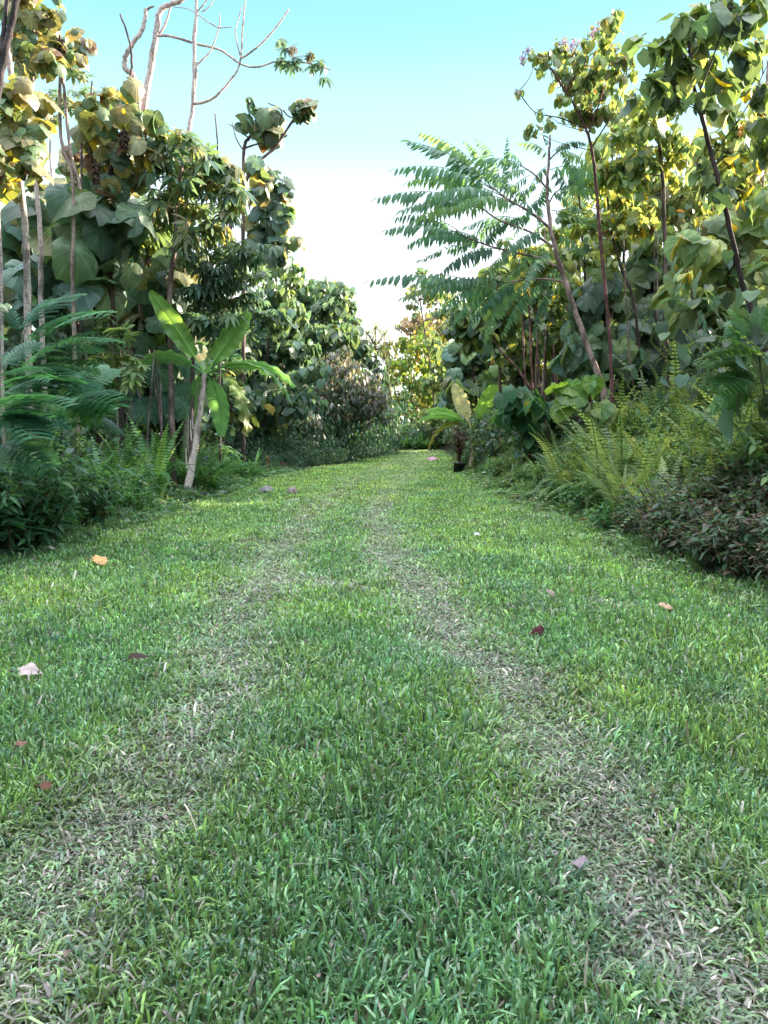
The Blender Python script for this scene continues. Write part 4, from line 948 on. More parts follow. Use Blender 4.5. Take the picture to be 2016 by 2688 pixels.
sp = [(-4.1, 25.2, 0, 0.75), (-3.5, 26.6, 1, 0.8), (-2.9, 28.6, 2, 0.9), (-2.3, 30.5, 3, 0.95), (-1.7, 32.5, 4, 1.0), (-1.1, 35.2, 5, 1.0), (-0.6, 38.2, 0.6, 1.0), (-0.1, 41.0, 1.3, 1.0),
      (-3.2, 31.0, 2.2, (1.8, 1.8, 2.4)), (-2.3, 34.0, 2.8, (2.1, 2.1, 3.0)), (-1.7, 38.0, 3.7, (2.3, 2.3, 3.4)), (-1.5, 42.5, 4.4, (2.4, 2.4, 3.3)), (-4.9, 27.0, 5.2, 1.4), (-4.3, 29.4, 5.9, 1.7)]
place(gc1, sp, 'small leaved dark green bush in the mounded hedge at the bend', 'bush', 'mounded bushes where the lawn bends')

# far sunny trees past the bend
sun_pal = [((0.17, 0.22, 0.04), 4), ((0.10, 0.18, 0.04), 3), ((0.30, 0.24, 0.08), 1)]
def far(label, name, Y, trunk, clumps, size, n, pal, tms=T_HRT, **kw):
    return px_tree(name, label, 'tree', Y, trunk, clumps, tms, size, n, pal, lmat=M_SML, r=(1.4, 0.6), bcol=(0.14, 0.09, 0.08), depth=2.0, **{**hrt, **kw})
far('sunlit yellow green tree filling the far end of the gap', 'sunlit_tree', 56, [(412, 446), (412, 400), (410, 350)],
    [(405, 345, 9), (420, 340, 9), (432, 350, 10), (410, 362, 10), (425, 366, 10), (400, 376, 9), (416, 384, 10), (432, 384, 10), (402, 398, 9), (420, 402, 10), (436, 402, 9), (412, 416, 9), (395, 410, 7)], 4.6, 2000, sun_pal)
far('far tree with reddish brown feathery top right of the sky gap', 'red_topped_tree', 62, [(425, 440), (426, 380), (422, 325)],
    [(405, 322, 5), (416, 318, 7), (428, 318, 8), (440, 322, 8), (412, 330, 7), (434, 332, 8), (450, 330, 8), (424, 334, 7)], 4.2, 1000, [((0.24, 0.17, 0.15), 3), ((0.22, 0.2, 0.12), 3), (YG, 1)])
far('slim far tree at the left side of the sunny gap', 'sunlit_tree', 60, [(392, 446), (390, 400), (386, 350)],
    [(384, 352, 6), (392, 362, 7), (382, 372, 7), (394, 380, 7), (384, 392, 7), (394, 402, 7), (385, 412, 7)], 4.2, 800, [((0.14, 0.19, 0.06), 3), ((0.16, 0.17, 0.10), 2), (TG, 1)])
far('bright leaning tree above the right hand path edge far off', 'sunlit_tree', 48, [(448, 446), (446, 400), (444, 350)],
    [(440, 345, 9), (452, 352, 10), (444, 366, 10), (456, 374, 10), (440, 384, 10), (452, 392, 10), (444, 406, 9), (460, 402, 9), (436, 418, 8), (450, 422, 9)], 5.5, 1500, [(YG, 2), (LG, 3), (MG, 3)])
far('pale far tree with faint airy leaves high beside the pinnate tree tips', 'airy_tree', 50, [(436, 440), (432, 380), (420, 300)],
    [(412, 292, 6), (425, 284, 7), (420, 272, 5), (440, 280, 8), (430, 298, 9), (446, 296, 9), (415, 305, 6), (438, 312, 9), (452, 312, 9)], 5, 520, [((0.18, 0.20, 0.12), 2), (LG, 2), (TG, 1)])
def screw_pine(label, Y, trunk, heads, size, pal, n=26):
    pts = [P(*p, Y) for p in trunk]; b = pts[0].copy(); b[2] = float(hz(b[0], b[1])) - 0.1; pts = [b] + pts
    root = empty('screw_pine', b); tag(root, label, 'screw pine')
    mt = MB(); c = tube(mt, pts, SZ(2.2, Y), SZ(1.2, Y), (0.24, 0.2, 0.17), 7, 24)
    ml = MB()
    for (hx, hy) in heads:
        h = P(hx, hy, Y + RNG.uniform(-.5, .5)); limb_to(mt, c, h, SZ(1.1, Y), (0.24, 0.2, 0.17))
        u = nrm(RNG.standard_normal((n, 3)) + [0, 0, 0.7]); sz = SZ(size, Y) * RNG.uniform(0.7, 1.1, n); co = palette(n, pal, 0.3); wh = RNG.integers(0, 3, n)
        for q in range(3):
            s = wh == q; stamp(ml, T_STR[q], np.tile(h, (s.sum(), 1)), u[s], np.tile([0, 0, 1.0], (s.sum(), 1)) + 0.01, sz[s], co[s])
    mt.build('trunk', M_BARK, root, b); ml.build('crown', M_SML, root, b)
screw_pine('far screw pine with spiky heads standing in the middle of the gap', 52, [(378, 440), (377, 380), (375, 345)], [(368, 334), (376, 328), (385, 334), (372, 345), (382, 348), (390, 345), (365, 352)], 15, [((0.16, 0.19, 0.08), 3), ((0.25, 0.22, 0.12), 1)])
screw_pine('spiky screw pine glowing in the sun behind the right hand slender trunks', 19, [(684, 360), (682, 290), (678, 230)], [(668, 205), (682, 196), (694, 212), (676, 222), (700, 190), (660, 190)], 34, [((0.14, 0.18, 0.09), 3), ((0.22, 0.2, 0.09), 1)])
screw_pine('second spiky screw pine partly hidden at the right behind yellow leaves', 21, [(640, 380), (636, 300), (632, 240)], [(622, 215), (640, 205), (650, 222), (628, 235)], 30, [((0.14, 0.18, 0.09), 3), ((0.25, 0.2, 0.09), 1)])

# ================================================================== RIGHT JUNGLE
px_tree('big_leaf_tree', 'big leaf tree with overlapping round leaves left of the small banana on the right side', mac_l, 30.0,
        [(478, 440), (476, 400), (470, 340)], [(462, 350, 10), (476, 342, 10), (490, 350, 10), (455, 366, 10), (470, 368, 11), (486, 368, 11), (500, 372, 10), (462, 384, 10), (478, 386, 10), (496, 388, 10), (452, 380, 8), (510, 385, 9), (505, 355, 8), (448, 396, 8), (460, 400, 8)],
        T_RND, 15, 520, [(MG, 3), (LG, 2), (TG, 3), (OL, 1)], r=(3, 1.2), **{**big, 'depth': 1.0})
px_tree('round_leaf_tree', 'thicket tree with light heart leaves above the small banana plant', 'tree', 24.0,
        [(500, 450), (500, 380), (498, 320)], [(470, 322, 12), (488, 312, 12), (506, 318, 13), (524, 310, 12), (480, 335, 11), (500, 338, 12), (520, 335, 12), (538, 325, 12), (530, 350, 12), (515, 358, 11), (545, 345, 11), (460, 310, 9), (478, 300, 9), (536, 372, 11), (520, 380, 10), (450, 325, 8)],
        T_HRT, 11, 1500, PAL_R + [(YG, 1.5)], lmat=M_SML, r=(2.4, 1), bcol=BK_MAUVE, depth=1.3, **hrt)
px_tree('round_leaf_tree', 'shrubby tree with blue green heart leaves beside the small banana plant', 'tree', 20.0,
        [(530, 455), (526, 430), (520, 410)], [(514, 400, 9), (524, 395, 11), (538, 400, 11), (516, 418, 9), (532, 420, 10), (548, 412, 10), (525, 438, 9), (545, 432, 9), (560, 425, 9)],
        T_HRT, 15, 240, [((0.045, 0.14, 0.07), 4), ((0.08, 0.18, 0.06), 2), (DG, 1), (YE, .12)], lmat=M_MID, r=(1.8, 0.8), bcol=BK_RED, depth=0.8, **hrt)
px_tree('big_leaf_tree', 'right big leaf tree with very dark shaded leaves under the pinnate tree', mac_l, 17.0,
        [(600, 420), (604, 360), (606, 300)], [(604, 282, 12), (620, 300, 12), (590, 300, 12), (630, 330, 13), (600, 332, 13), (615, 350, 13), (585, 345, 12), (645, 350, 12), (570, 355, 11), (600, 368, 12), (632, 372, 11), (655, 372, 11), (578, 322, 11)],
        T_RND, 25, 240, [(DG, 4), (MG, 3), (TG, 3), (LG, 1)], r=(3, 1.5), bcol=(0.05, 0.035, 0.035), **big)
px_tree('big_leaf_tree', 'low big leaf plant with one bright yellow green leaf above the ferns', mac_l, 13.5,
        [(592, 430), (592, 410), (590, 392)], [(590, 382, 2, 0), (566, 404, 3, 0), (598, 408, 3, 0), (572, 388, 4, 0), (612, 420, 3, 0), (556, 388, 4, 0)],
        T_RND[:3], 26, 9, [((0.11, 0.22, 0.05), 3), ((0.16, 0.24, 0.05), 2)], r=(1.5, 0.7), petiole=0.008, hang=0.75, face=0.2, up=0.3)
px_tree('big_leaf_tree', 'right side big leaf tree with broad bright backlit leaves near the frame edge', mac_l, 14.5,
        [(735, 400), (733, 330), (730, 260)], [(690, 250, 13), (715, 245, 14), (742, 240, 14), (765, 230, 14), (700, 275, 14), (728, 278, 14), (755, 270, 14), (690, 305, 13), (720, 312, 13), (750, 305, 13), (765, 200, 12), (772, 290, 12), (680, 285, 10)],
        T_RND, 27, 220, PAL_RL + [(LG, 3)], r=(3, 1.4), bcol=(0.07, 0.04, 0.04), **big)
px_tree('big_leaf_tree', 'tall right big leaf tree of dark leaves behind the straight mottled trunk', mac_l, 18.0,
        [(665, 430), (664, 360), (660, 290)], [(645, 262, 13), (665, 275, 13), (650, 290, 13), (672, 305, 13), (640, 310, 13), (662, 330, 13), (685, 335, 13), (705, 345, 12), (730, 345, 13), (690, 362, 12), (715, 370, 12), (750, 350, 12), (630, 280, 11), (670, 355, 12), (745, 330, 12)],
        T_RND, 25, 330, [(DG, 4), (MG, 4), (TG, 2), (LG, 2), (YG, .6)], r=(3, 1.5), bcol=(0.05, 0.035, 0.035), **big)

# the pinnate tree leaning over the lawn
def pinnate_tree():
    Y = 15.0; px = Y / FPX
    tr = [P(605, 400, Y), P(597, 372, Y), P(575, 311, Y), P(563, 274, Y), P(553, 240, Y), P(548, 208, Y), P(547, 186, Y), P(549, 157, Y), P(550, 135, Y)]
    b = tr[0].copy(); b[2] = float(hz(b[0], b[1])) - 0.05; tr = [b] + tr
    root = empty('feather_leaf_tree', b); tag(root, 'leaning tree with long drooping feather shaped leaves reaching over the lawn', 'tree')
    mt = MB(); bc = (0.27, 0.19, 0.18); tube(mt, tr, 3.6 * px, 0.9 * px, bc, 9, 50)
    # fans: branch points, then leaves (start fraction, tip x, tip y, dY)
    BR_ = [([(550, 228), (530, 212), (509, 200), (490, 186)], 1.5, 0.6), ([(553, 247), (530, 232), (499, 220), (478, 205)], 1.4, 0.6), ([(560, 269), (540, 258), (521, 254), (490, 246), (462, 236)], 1.5, 0.6),
           ([(563, 282), (545, 279), (514, 281), (490, 287)], 1.2, 0.5), ([(548, 190), (535, 175), (520, 165)], 1.0, 0.5), ([(549, 160), (560, 150), (570, 148)], 0.8, 0.5), ([(548, 205), (556, 192), (570, 186)], 0.8, 0.5)]
    for (q, a, e) in BR_: tube(mt, [P(x, y, Y + 0.25 * i * (1 if k % 2 else -1)) for k, (x, y) in enumerate([q[0]]) for i in (0,)] + [P(x, y, Y) for (x, y) in q[1:]], a * px, e * px, bc, 6, 16)
    mt.build('trunk', M_BARK, root, b)
    LV = [(492, 187, 413, 138, .2), (492, 188, 398, 163, -.3), (490, 186, 424, 128, .5), (496, 190, 466, 138, .4), (500, 192, 482, 137, .8), (505, 197, 505, 142, -.2), (494, 190, 410, 176, .6), (502, 196, 430, 190, -.8),
          (480, 206, 380, 192, 0), (480, 207, 404, 205, .7), (484, 210, 415, 214, -.6), (488, 212, 440, 172, .9), (466, 237, 388, 225, .2), (470, 238, 408, 240, -.5), (466, 237, 398, 212, .7), (478, 242, 421, 258, .3), (485, 244, 430, 232, 1.0), (500, 249, 440, 268, -.6),
          (492, 287, 373, 275, 0), (500, 284, 405, 292, .6), (505, 283, 430, 284, -.5), (510, 282, 450, 305, .4), (520, 281, 470, 318, -.4), (530, 280, 500, 312, .5),
          (525, 168, 478, 158, .3), (528, 170, 492, 182, -.4), (522, 166, 505, 150, .7), (540, 182, 505, 208, .4), (545, 196, 515, 228, -.5), (535, 215, 490, 232, .6), (545, 232, 500, 255, -.7), (525, 222, 470, 222, 1.1), (550, 245, 512, 272, .5), (515, 205, 455, 200, -1.0),
          (549, 157, 520, 140, .4), (549, 150, 540, 120, .6), (552, 152, 585, 140, -.3), (556, 150, 598, 170, .4), (560, 152, 590, 200, .2), (552, 170, 575, 205, -.6), (548, 165, 525, 195, .8), (550, 190, 585, 215, .3), (549, 180, 535, 225, .9), (560, 265, 530, 300, .8), (556, 192, 600, 190, .9),
          (540, 255, 495, 290, 1.0), (545, 280, 500, 330, .7), (555, 282, 530, 335, .4), (520, 281, 480, 338, .2), (500, 284, 450, 322, .8), (485, 288, 440, 306, -.4), (552, 250, 520, 285, -.8), (556, 235, 590, 255, .6), (551, 210, 600, 225, .9), (548, 170, 610, 178, 1.0), (530, 175, 495, 205, .9), (512, 252, 475, 285, -.5), (505, 222, 472, 262, .6), (530, 212, 505, 180, 1.2), (515, 200, 480, 165, 1.3), (505, 222, 460, 245, 1.2)]
    ml = MB(); A = np.array([P(a, c, Y) for (a, c, *_r) in LV]); E = np.array([P(l[2], l[3], Y + l[4]) for l in LV]); d = E - A; ln = np.linalg.norm(d, axis=1) * 1.0
    wh = RNG.integers(0, 3, len(LV)); co = palette(len(LV), [((0.09, 0.19, 0.12), 4), ((0.13, 0.24, 0.11), 2), ((0.07, 0.15, 0.11), 2)], 0.2)
    for q in range(3):
        s = wh == q
        scl = np.stack([np.full(s.sum(), 1.0), ln[s], np.full(s.sum(), 1.0)], 1); k = np.clip(ln[s], 0.9, 1.6); scl[:, 0] = k; scl[:, 2] = k
        stamp(ml, T_PIN[q], A[s], d[s] + [0, 0, 0.0], np.tile([0, 0, 1.0], (s.sum(), 1)) + RNG.normal(0, 0.28, (s.sum(), 3)), scl, co[s])
    ml.build('crown', M_FRN, root, b)
pinnate_tree()

# slender trees on the right
sl_kw = dict(hang=0.5, face=0.7, up=0.5, shell=0.5)
PAL_PF = [(MG, 3), (LG, 3), (OL, 2), (YG, 1.5), (BR, 0.25)]
px_tree('slender_tree', 'slender red brown stemmed tree arching left to small leaves and purple flower clusters', 'tree', 14.2,
        [(612, 411), (609, 328), (603, 267), (598, 208), (593, 157), (588, 135), (578, 112), (566, 92), (550, 68), (536, 56)],
        [(533, 54, 6), (545, 62, 7), (556, 72, 7), (565, 58, 8), (560, 45, 8), (578, 62, 9), (590, 75, 9), (570, 86, 9), (584, 95, 10), (600, 92, 10), (575, 112, 9), (592, 115, 10), (608, 110, 9), (560, 100, 6), (540, 110, 5), (530, 130, 6), (518, 92, 4), (550, 122, 5), (600, 60, 9), (612, 75, 9), (618, 50, 8), (606, 38, 7), (612, 22, 7), (618, 12, 5), (598, 30, 6), (628, 62, 8), (588, 40, 6)],
        T_HRT, 8.5, 900, PAL_PF, lmat=M_MID, r=(2.0, 0.8), bcol=BK_RED, extra=[([(585, 128), (560, 118), (535, 112), (518, 92)], 0.7, 0.3), ([(588, 135), (600, 100), (610, 60), (612, 20)], 0.9, 0.3), ([(566, 92), (575, 70), (562, 44)], 0.7, 0.3), ([(590, 150), (620, 100), (628, 60)], 0.8, 0.3)], **sl_kw)
# purple flowers
def flowers(label, Y, spots, col, n, s):
    mb = MB(); first = P(spots[0][0], spots[0][1], Y)
    for (x, y, r_) in spots:
        c = P(x, y, Y); rr = SZ(r_, Y); pos = c + nrm(RNG.standard_normal((n, 3))) * rr * RNG.random((n, 1)) ** 0.4
        az = RNG.standard_normal((n, 3)); stamp(mb, T_SM[0], pos, az, np.tile([0, -0.4, 1.0], (n, 1)), RNG.uniform(0.6, 1.2, n) * s, palette(n, col, 0.25))
        many_sticks(mb, np.tile(c - [0, 0, rr], (n // 3, 1)), pos[:n // 3], 0.003, (0.12, 0.08, 0.1))
    o = mb.build('flower_cluster', M_SML, None, first); tag(o, label, 'flowers')
FC = [((0.30, 0.18, 0.50), 3), ((0.45, 0.25, 0.42), 2), ((0.18, 0.14, 0.42), 2)]
flowers('spray of purple flowers at the leftmost tip of the slender right tree', 14.1, [(524, 56, 5), (528, 51, 4), (523, 61, 4)], FC, 34, 0.06)
flowers('mauve flower spray in the middle of the slender tree crown', 14.0, [(566, 42, 5), (572, 47, 5), (577, 42, 5)], FC, 30, 0.055)
flowers('purple flower spray near the top of the slender tree crown', 14.0, [(598, 26, 5), (592, 34, 4)], FC, 26, 0.055)
flowers('small dark blue flower bunch hanging at the tip of a low side branch', 14.1, [(518, 92, 4)], [((0.12, 0.10, 0.28), 2), ((0.06, 0.06, 0.1), 1)], 26, 0.05)
px_tree('slender_tree', 'right slender tree with a dark mottled upright trunk and airy light leaves', 'tree', 16.0,
        [(668, 420), (667, 389), (665, 320), (665, 245), (662, 171), (656, 127), (650, 100)],
        [(640, 105, 10), (655, 95, 9), (670, 108, 10), (635, 125, 10), (652, 128, 10), (670, 135, 10), (630, 145, 9), (645, 155, 9), (668, 160, 9), (625, 165, 9), (640, 180, 8), (680, 150, 8), (615, 135, 8), (618, 180, 8), (675, 180, 7), (650, 205, 7)],
        T_HRT, 9, 720, [(YG, 3), (LG, 3), (MG, 3)], lmat=M_MID, r=(2.8, 1.2), bcol=(0.12, 0.09, 0.085), **sl_kw)
px_tree('slender_tree', 'leaning dark trunk tree with large heart leaves filling the top right corner', 'tree', 12.0,
        [(776, 400), (768, 360), (744, 289), (739, 269), (724, 203), (712, 157), (700, 110), (692, 75), (690, 49), (688, 20)],
        [(680, 60, 12), (665, 75, 11), (692, 42, 11), (705, 60, 12), (650, 85, 9), (680, 25, 11), (700, 15, 12), (720, 30, 13), (662, 45, 9), (672, 95, 10), (720, 5, 12), (740, 20, 12), (755, 45, 11), (742, 60, 10), (725, 80, 9), (755, 8, 11), (710, 95, 8), (760, 85, 10), (640, 40, 6), (735, 110, 7), (768, 120, 8), (760, 145, 8), (700, 165, 8), (725, 185, 8), (745, 205, 7)],
        T_HRT, 19, 400, [(DG, 3), (MG, 5), (LG, 2), (YG, 1), (YE, 0.25)], lmat=M_MID, r=(3.4, 1.2), bcol=(0.055, 0.038, 0.04), extra=[([(700, 90), (712, 60), (729, 10), (735, -15)], 1.0, 0.5), ([(700, 110), (680, 85), (650, 70)], 0.8, 0.4), ([(712, 157), (745, 110), (770, 60)], 0.8, 0.4)], **sl_kw)
px_tree('slender_tree', 'thin dark bare stem rising from the ferns below the yellow leaves', 'tree', 12.6,
        [(714, 430), (712, 409), (700, 335), (692, 294), (688, 270)], [(690, 275, 5), (684, 290, 4), (700, 290, 4)], T_HRT, 14, 14, PAL_RL, lmat=M_MID, r=(1.3, 0.7), bcol=(0.10, 0.055, 0.055), **sl_kw)
px_tree('slender_tree', 'crooked dark stem tree behind the red brown slender stem', 'tree', 16.5,
        [(642, 410), (641, 370), (634, 303), (621, 267), (610, 225), (607, 190), (600, 160)], [(600, 165, 8), (612, 175, 8), (595, 185, 8), (615, 200, 9), (628, 215, 9), (602, 215, 8), (590, 225, 8), (625, 240, 9), (605, 245, 8), (640, 225, 8)],
        T_HRT, 10, 380, PAL_RL, lmat=M_MID, r=(1.8, 0.8), bcol=(0.08, 0.055, 0.05), **sl_kw)
px_tree('slender_tree', 'slim dark stem tree with small leaves just right of the leaning pinnate trunk', 'tree', 18.0,
        [(588, 400), (585, 340), (585, 281), (580, 208), (578, 170)], [(578, 175, 8), (590, 240, 8), (575, 250, 8), (565, 215, 9), (590, 265, 9), (570, 285, 9), (555, 300, 9), (585, 300, 9), (545, 320, 9), (560, 330, 9)],
        T_HRT, 9.5, 420, PAL_R, lmat=M_MID, r=(1.6, 0.8), bcol=(0.08, 0.05, 0.05), **sl_kw)
px_tree('slender_tree', 'pale stemmed slim tree close to the right frame edge', 'tree', 16.0,
        [(758, 400), (758, 300), (760, 230), (763, 176), (766, 117), (768, 60)], [(755, 165, 8), (770, 150, 8), (745, 150, 7), (760, 190, 8), (768, 100, 9), (750, 125, 7), (740, 175, 7)], T_HRT, 11, 170, PAL_RL, lmat=M_MID, r=(1.8, 1), bcol=(0.30, 0.22, 0.2), **sl_kw)
for k, (x, lb) in enumerate([(522, 'leftmost of the thin pinkish stems standing in the right thicket'), (529, 'second thin pinkish stem of the row in the right thicket'), (536, 'third thin pinkish stem of the row in the right thicket'), (552, 'rightmost thin pinkish stem in the right thicket')]):
    px_tree('slender_tree', lb, 'tree', 20 + 0.3 * k, [(x + 6, 430), (x + 2, 357), (x, 300), (x - 3, 262)], [(x - 3, 262, 7), (x + 2, 278, 6), (x - 6, 290, 6), (x + 4, 250, 6)], T_HRT, 9, 90, PAL_RL, lmat=M_MID, r=(1.2, 0.7), bcol=(0.22, 0.12, 0.12), **sl_kw)
for (pts, Y, lb) in [([(545, 420), (520, 372), (500, 350), (490, 330)], 20, 'diagonal fallen looking pinkish stem above the small banana plant'), ([(676, 440), (735, 320), (734, 280), (732, 250)], 14.5, 'reddish stem showing between the yellow leaves on the right')]:
    px_tree('slender_tree', lb, 'tree', Y, pts, [(pts[-1][0], pts[-1][1], 7), (pts[-2][0], pts[-2][1], 6)], T_HRT, 9, 50, PAL_R, lmat=M_MID, r=(1.5, 0.8), bcol=(0.22, 0.12, 0.12), **sl_kw)
feather('feathery light green sapling at the right frame edge above the ferns', 9.0, [(770, 440), (765, 400), (758, 350)],
        fanfr(758, 355, 8, 35, 55, 90, 220, .5) + fanfr(755, 385, 8, 35, 55, 120, 230, .5) + fanfr(760, 335, 5, 30, 45, 60, 180, .5), col=[((0.06, 0.17, 0.06), 3), ((0.09, 0.2, 0.05), 2)], r=(1.6, 0.8))

px_tree('backlit_tree', 'tree with glowing yellow green leaves behind the slender stems at upper right', 'tree', 20.0,
        [(620, 410), (622, 300), (625, 200)], [(600, 150, 10), (618, 140, 10), (635, 150, 10), (610, 170, 11), (628, 178, 11), (648, 170, 10), (600, 195, 11), (620, 205, 12), (642, 200, 11), (660, 190, 10), (590, 225, 11), (612, 235, 12), (635, 230, 12), (655, 222, 11), (575, 200, 9), (645, 255, 12), (605, 262, 12), (622, 110, 8), (640, 122, 9)],
        T_HRT, 11, 1250, [(YG, 4), (LG, 3), (MG, 1.5), (YE, .15), (OL, 1)], lmat=M_MID, r=(2, 0.8), bcol=(0.14, 0.09, 0.08), depth=1.5, **hrt)
px_tree('backlit_tree', 'tree with glowing yellow leaves behind the dark leaning trunk near the right edge', 'tree', 21.0,
        [(715, 410), (715, 300), (712, 200)], [(690, 150, 11), (708, 140, 11), (728, 150, 11), (745, 165, 12), (765, 175, 11), (700, 175, 12), (722, 182, 12), (745, 195, 12), (690, 200, 11), (710, 210, 12), (735, 220, 12), (760, 215, 12), (680, 225, 11), (700, 240, 12), (725, 110, 9), (745, 125, 10), (765, 130, 10)],
        T_HRT, 13, 900, [(YG, 4), (LG, 3), (MG, 1), (YE, .4), (OL, 1)], lmat=M_MID, r=(2, 0.8), bcol=(0.14, 0.09, 0.08), depth=1.5, **hrt)
px_tree('backlit_tree', 'light leaved tree filling the space below the feather leaved tree fronds', 'tree', 22.0,
        [(545, 430), (545, 350), (540, 280)], [(480, 285, 9), (495, 275, 10), (515, 270, 11), (535, 262, 11), (555, 260, 11), (575, 250, 11), (500, 295, 11), (522, 292, 12), (545, 288, 12), (568, 280, 12), (590, 285, 11), (555, 310, 12), (580, 312, 12), (555, 335, 11), (578, 340, 11), (510, 250, 8), (560, 230, 9)],
        T_HRT, 10, 1300, [(YG, 2.5), (LG, 4), (MG, 3), (OL, 1)], lmat=M_MID, r=(2, 0.8), bcol=(0.14, 0.09, 0.08), depth=1.5, **hrt)

for k in range(18):
    x0 = random.choice([random.uniform(520, 600), random.uniform(600, 760)]); Y_ = random.uniform(15, 18) if x0 > 600 else random.uniform(20, 22); t_ = random.uniform(-22, 14); h_ = random.uniform(210, 300)
    zone_ = 'left of the leaning trunk' if x0 < 575 else 'right of the leaning trunk' if x0 < 665 else 'near the right frame edge'
    px_tree('thin_stem', 'thin bare stem standing in the right thicket ' + zone_, 'stem', Y_, [(x0, 425), (x0 + t_ * .35 + random.uniform(-3, 3), 370), (x0 + t_ * .7 + random.uniform(-3, 3), 320), (x0 + t_, h_)], [], T_HRT, 9, 1, PAL_R, r=(random.uniform(.7, 1.4), .4), bcol=random.choice([(0.20, 0.12, 0.12), (0.10, 0.07, 0.07), (0.30, 0.22, 0.21)]), group='thin bare stems in the right thicket',
            extra=[([(x0 + t_ * .6, 335), (x0 + t_ * .6 + random.uniform(-25, 25), 300 - random.uniform(0, 30))], .5, .25)])
for k in range(16):
    x0 = random.uniform(50, 165); Y_ = random.uniform(15.6, 16.8); t_ = random.uniform(-14, 14)
    px_tree('thin_stem', 'thin dark stem standing under the big leaves ' + ('left of the palmate sapling' if x0 < 110 else 'between palmate sapling and banana trunk'), 'stem', Y_, [(x0, 440), (x0 + t_ * .4, 400), (x0 + t_, 350)], [], T_HRT, 9, 1, PAL_R, r=(random.uniform(.8, 1.5), .6), bcol=random.choice([(0.13, 0.09, 0.10), (0.07, 0.05, 0.06), (0.22, 0.17, 0.18)]), group='thin dark stems in the left thicket')

# generic trees in the depth of the thicket, both sides; each kind built once, then copied
def generic(name, Hh, nclump, R_, tms, size, n, pal, mat, bcol, kw, stems=1):
    t = empty(name, (0, 0, 0)); mt = MB(); ml = MB(); cl = []; C_ = []
    for s in range(stems):
        a = RNG.uniform(0, 6.28); o = np.array([math.cos(a), math.sin(a), 0]) * (0.25 * s)
        C_.append(tube(mt, [o + [0, 0, -0.3], o * 1.5 + [RNG.normal(0, .15), RNG.normal(0, .15), Hh * 0.35], o * 2.2 + [RNG.normal(0, .3), RNG.normal(0, .3), Hh * 0.85]], 0.09, 0.03, bcol, 7, 18))
    C_ = np.vstack(C_)
    for k in range(nclump):
        a = RNG.uniform(0, 6.28); h = RNG.uniform(0.03, 1.0); q = R_ * RNG.uniform(0.2, 1.0) * (1.1 - 0.55 * h)
        cl.append((np.array([math.cos(a) * q, math.sin(a) * q, h * Hh]), R_ * RNG.uniform(0.25, 0.45)))
    for (c, r) in cl: limb_to(mt, C_, c, 0.03, bcol)
    leaves_in(ml, cl, tms, n, size, pal, **kw)
    mt.build('trunk', M_BARK, t); ml.build('crown', mat, t)
    return t
G_A = generic('thicket_tree', 6.5, 24, 1.9, T_HRT, 0.22, 2600, PAL_MID, M_SML, (0.09, 0.07, 0.06), hrt, 2)
G_B = generic('thicket_tree', 6.0, 20, 1.9, T_RND, 0.42, 520, PAL_L + [(DG, 3)], M_RND, (0.07, 0.05, 0.05), big, 3)
G_C = generic('thicket_tree', 7.0, 26, 2.0, T_HRT, 0.24, 2300, PAL_RL, M_SML, (0.11, 0.08, 0.07), hrt, 2)
G_D = generic('thicket_tree', 5.5, 18, 2.0, T_RND, 0.40, 480, PAL_R + [(DG, 2)], M_RND, (0.07, 0.05, 0.05), big, 3)
def row(protos, pts, label, group):
    ys = [p[1] for p in pts]; base_label = label
    for i, (x, y, s) in enumerate(pts):
        f = (y - min(ys)) / (max(ys) - min(ys)); label = base_label + (', nearest part' if f < 0.25 else ', nearer half' if f < 0.5 else ', farther half' if f < 0.75 else ', farthest part')
        pr = protos[i % len(protos)]
        place(pr, [(x, y, random.uniform(0, 6.28), s)], label, 'tree', group)
row([G_B, G_A], [(-8.5, 19, .8), (-6.8, 21, .85), (-5.6, 23.5, .8), (-10.5, 16, .75), (-9.5, 22.5, .95), (-7.6, 25.5, .95), (-12, 20, .95), (-12.5, 12, .7), (-9.5, 12.5, 0.6), (-13.5, 16, .8), (-5.0, 27.5, 0.8)],
    'shaded tree deep in the left thicket behind the front leaves', 'trees deep in the left thicket')
row([G_A, G_B], [(-6.3, 30, 0.85), (-5.5, 35, 0.95), (-4.5, 40, 1.0), (-3.2, 45, 1.0), (-8.5, 34, 1.1), (-2.0, 49, 0.8), (-1.0, 54, 0.75), (-7, 42, 1.2)],
    'tree standing behind the mounded hedge at the bend', 'trees behind the mounded hedge')
row([G_D, G_C], [(4.8, 33, .55), (5.5, 29, .75), (6.2, 25, .8), (4.6, 39, .6), (5.2, 45, .6), (4.0, 52, .55), (7.0, 21.5, .8), (7.6, 18.5, .75), (8.8, 24, .9), (8.0, 30, .85), (7.2, 36, .85), (7.0, 43, .9), (6.2, 50, .8), (2.0, 56, .55), (3.6, 60, .6), (0.5, 60, .5)],
    'tree in the thicket receding along the right side', 'trees along the right thicket')
row([G_C, G_D], [(9.2, 16.5, .72), (8.8, 13.8, .66), (10.2, 19.5, .85), (11, 15, .85), (9.8, 11.8, .7), (11.5, 22.5, .95), (12.2, 18, .95), (12.0, 12.5, .85), (9.6, 9.5, .7), (11.8, 27, 1.0), (11, 32, 1.0), (10.5, 38, 1.0), (13.5, 15.0, 1.0)],
    'tall tree deep behind the right fern bank', 'trees deep behind the right fern bank')

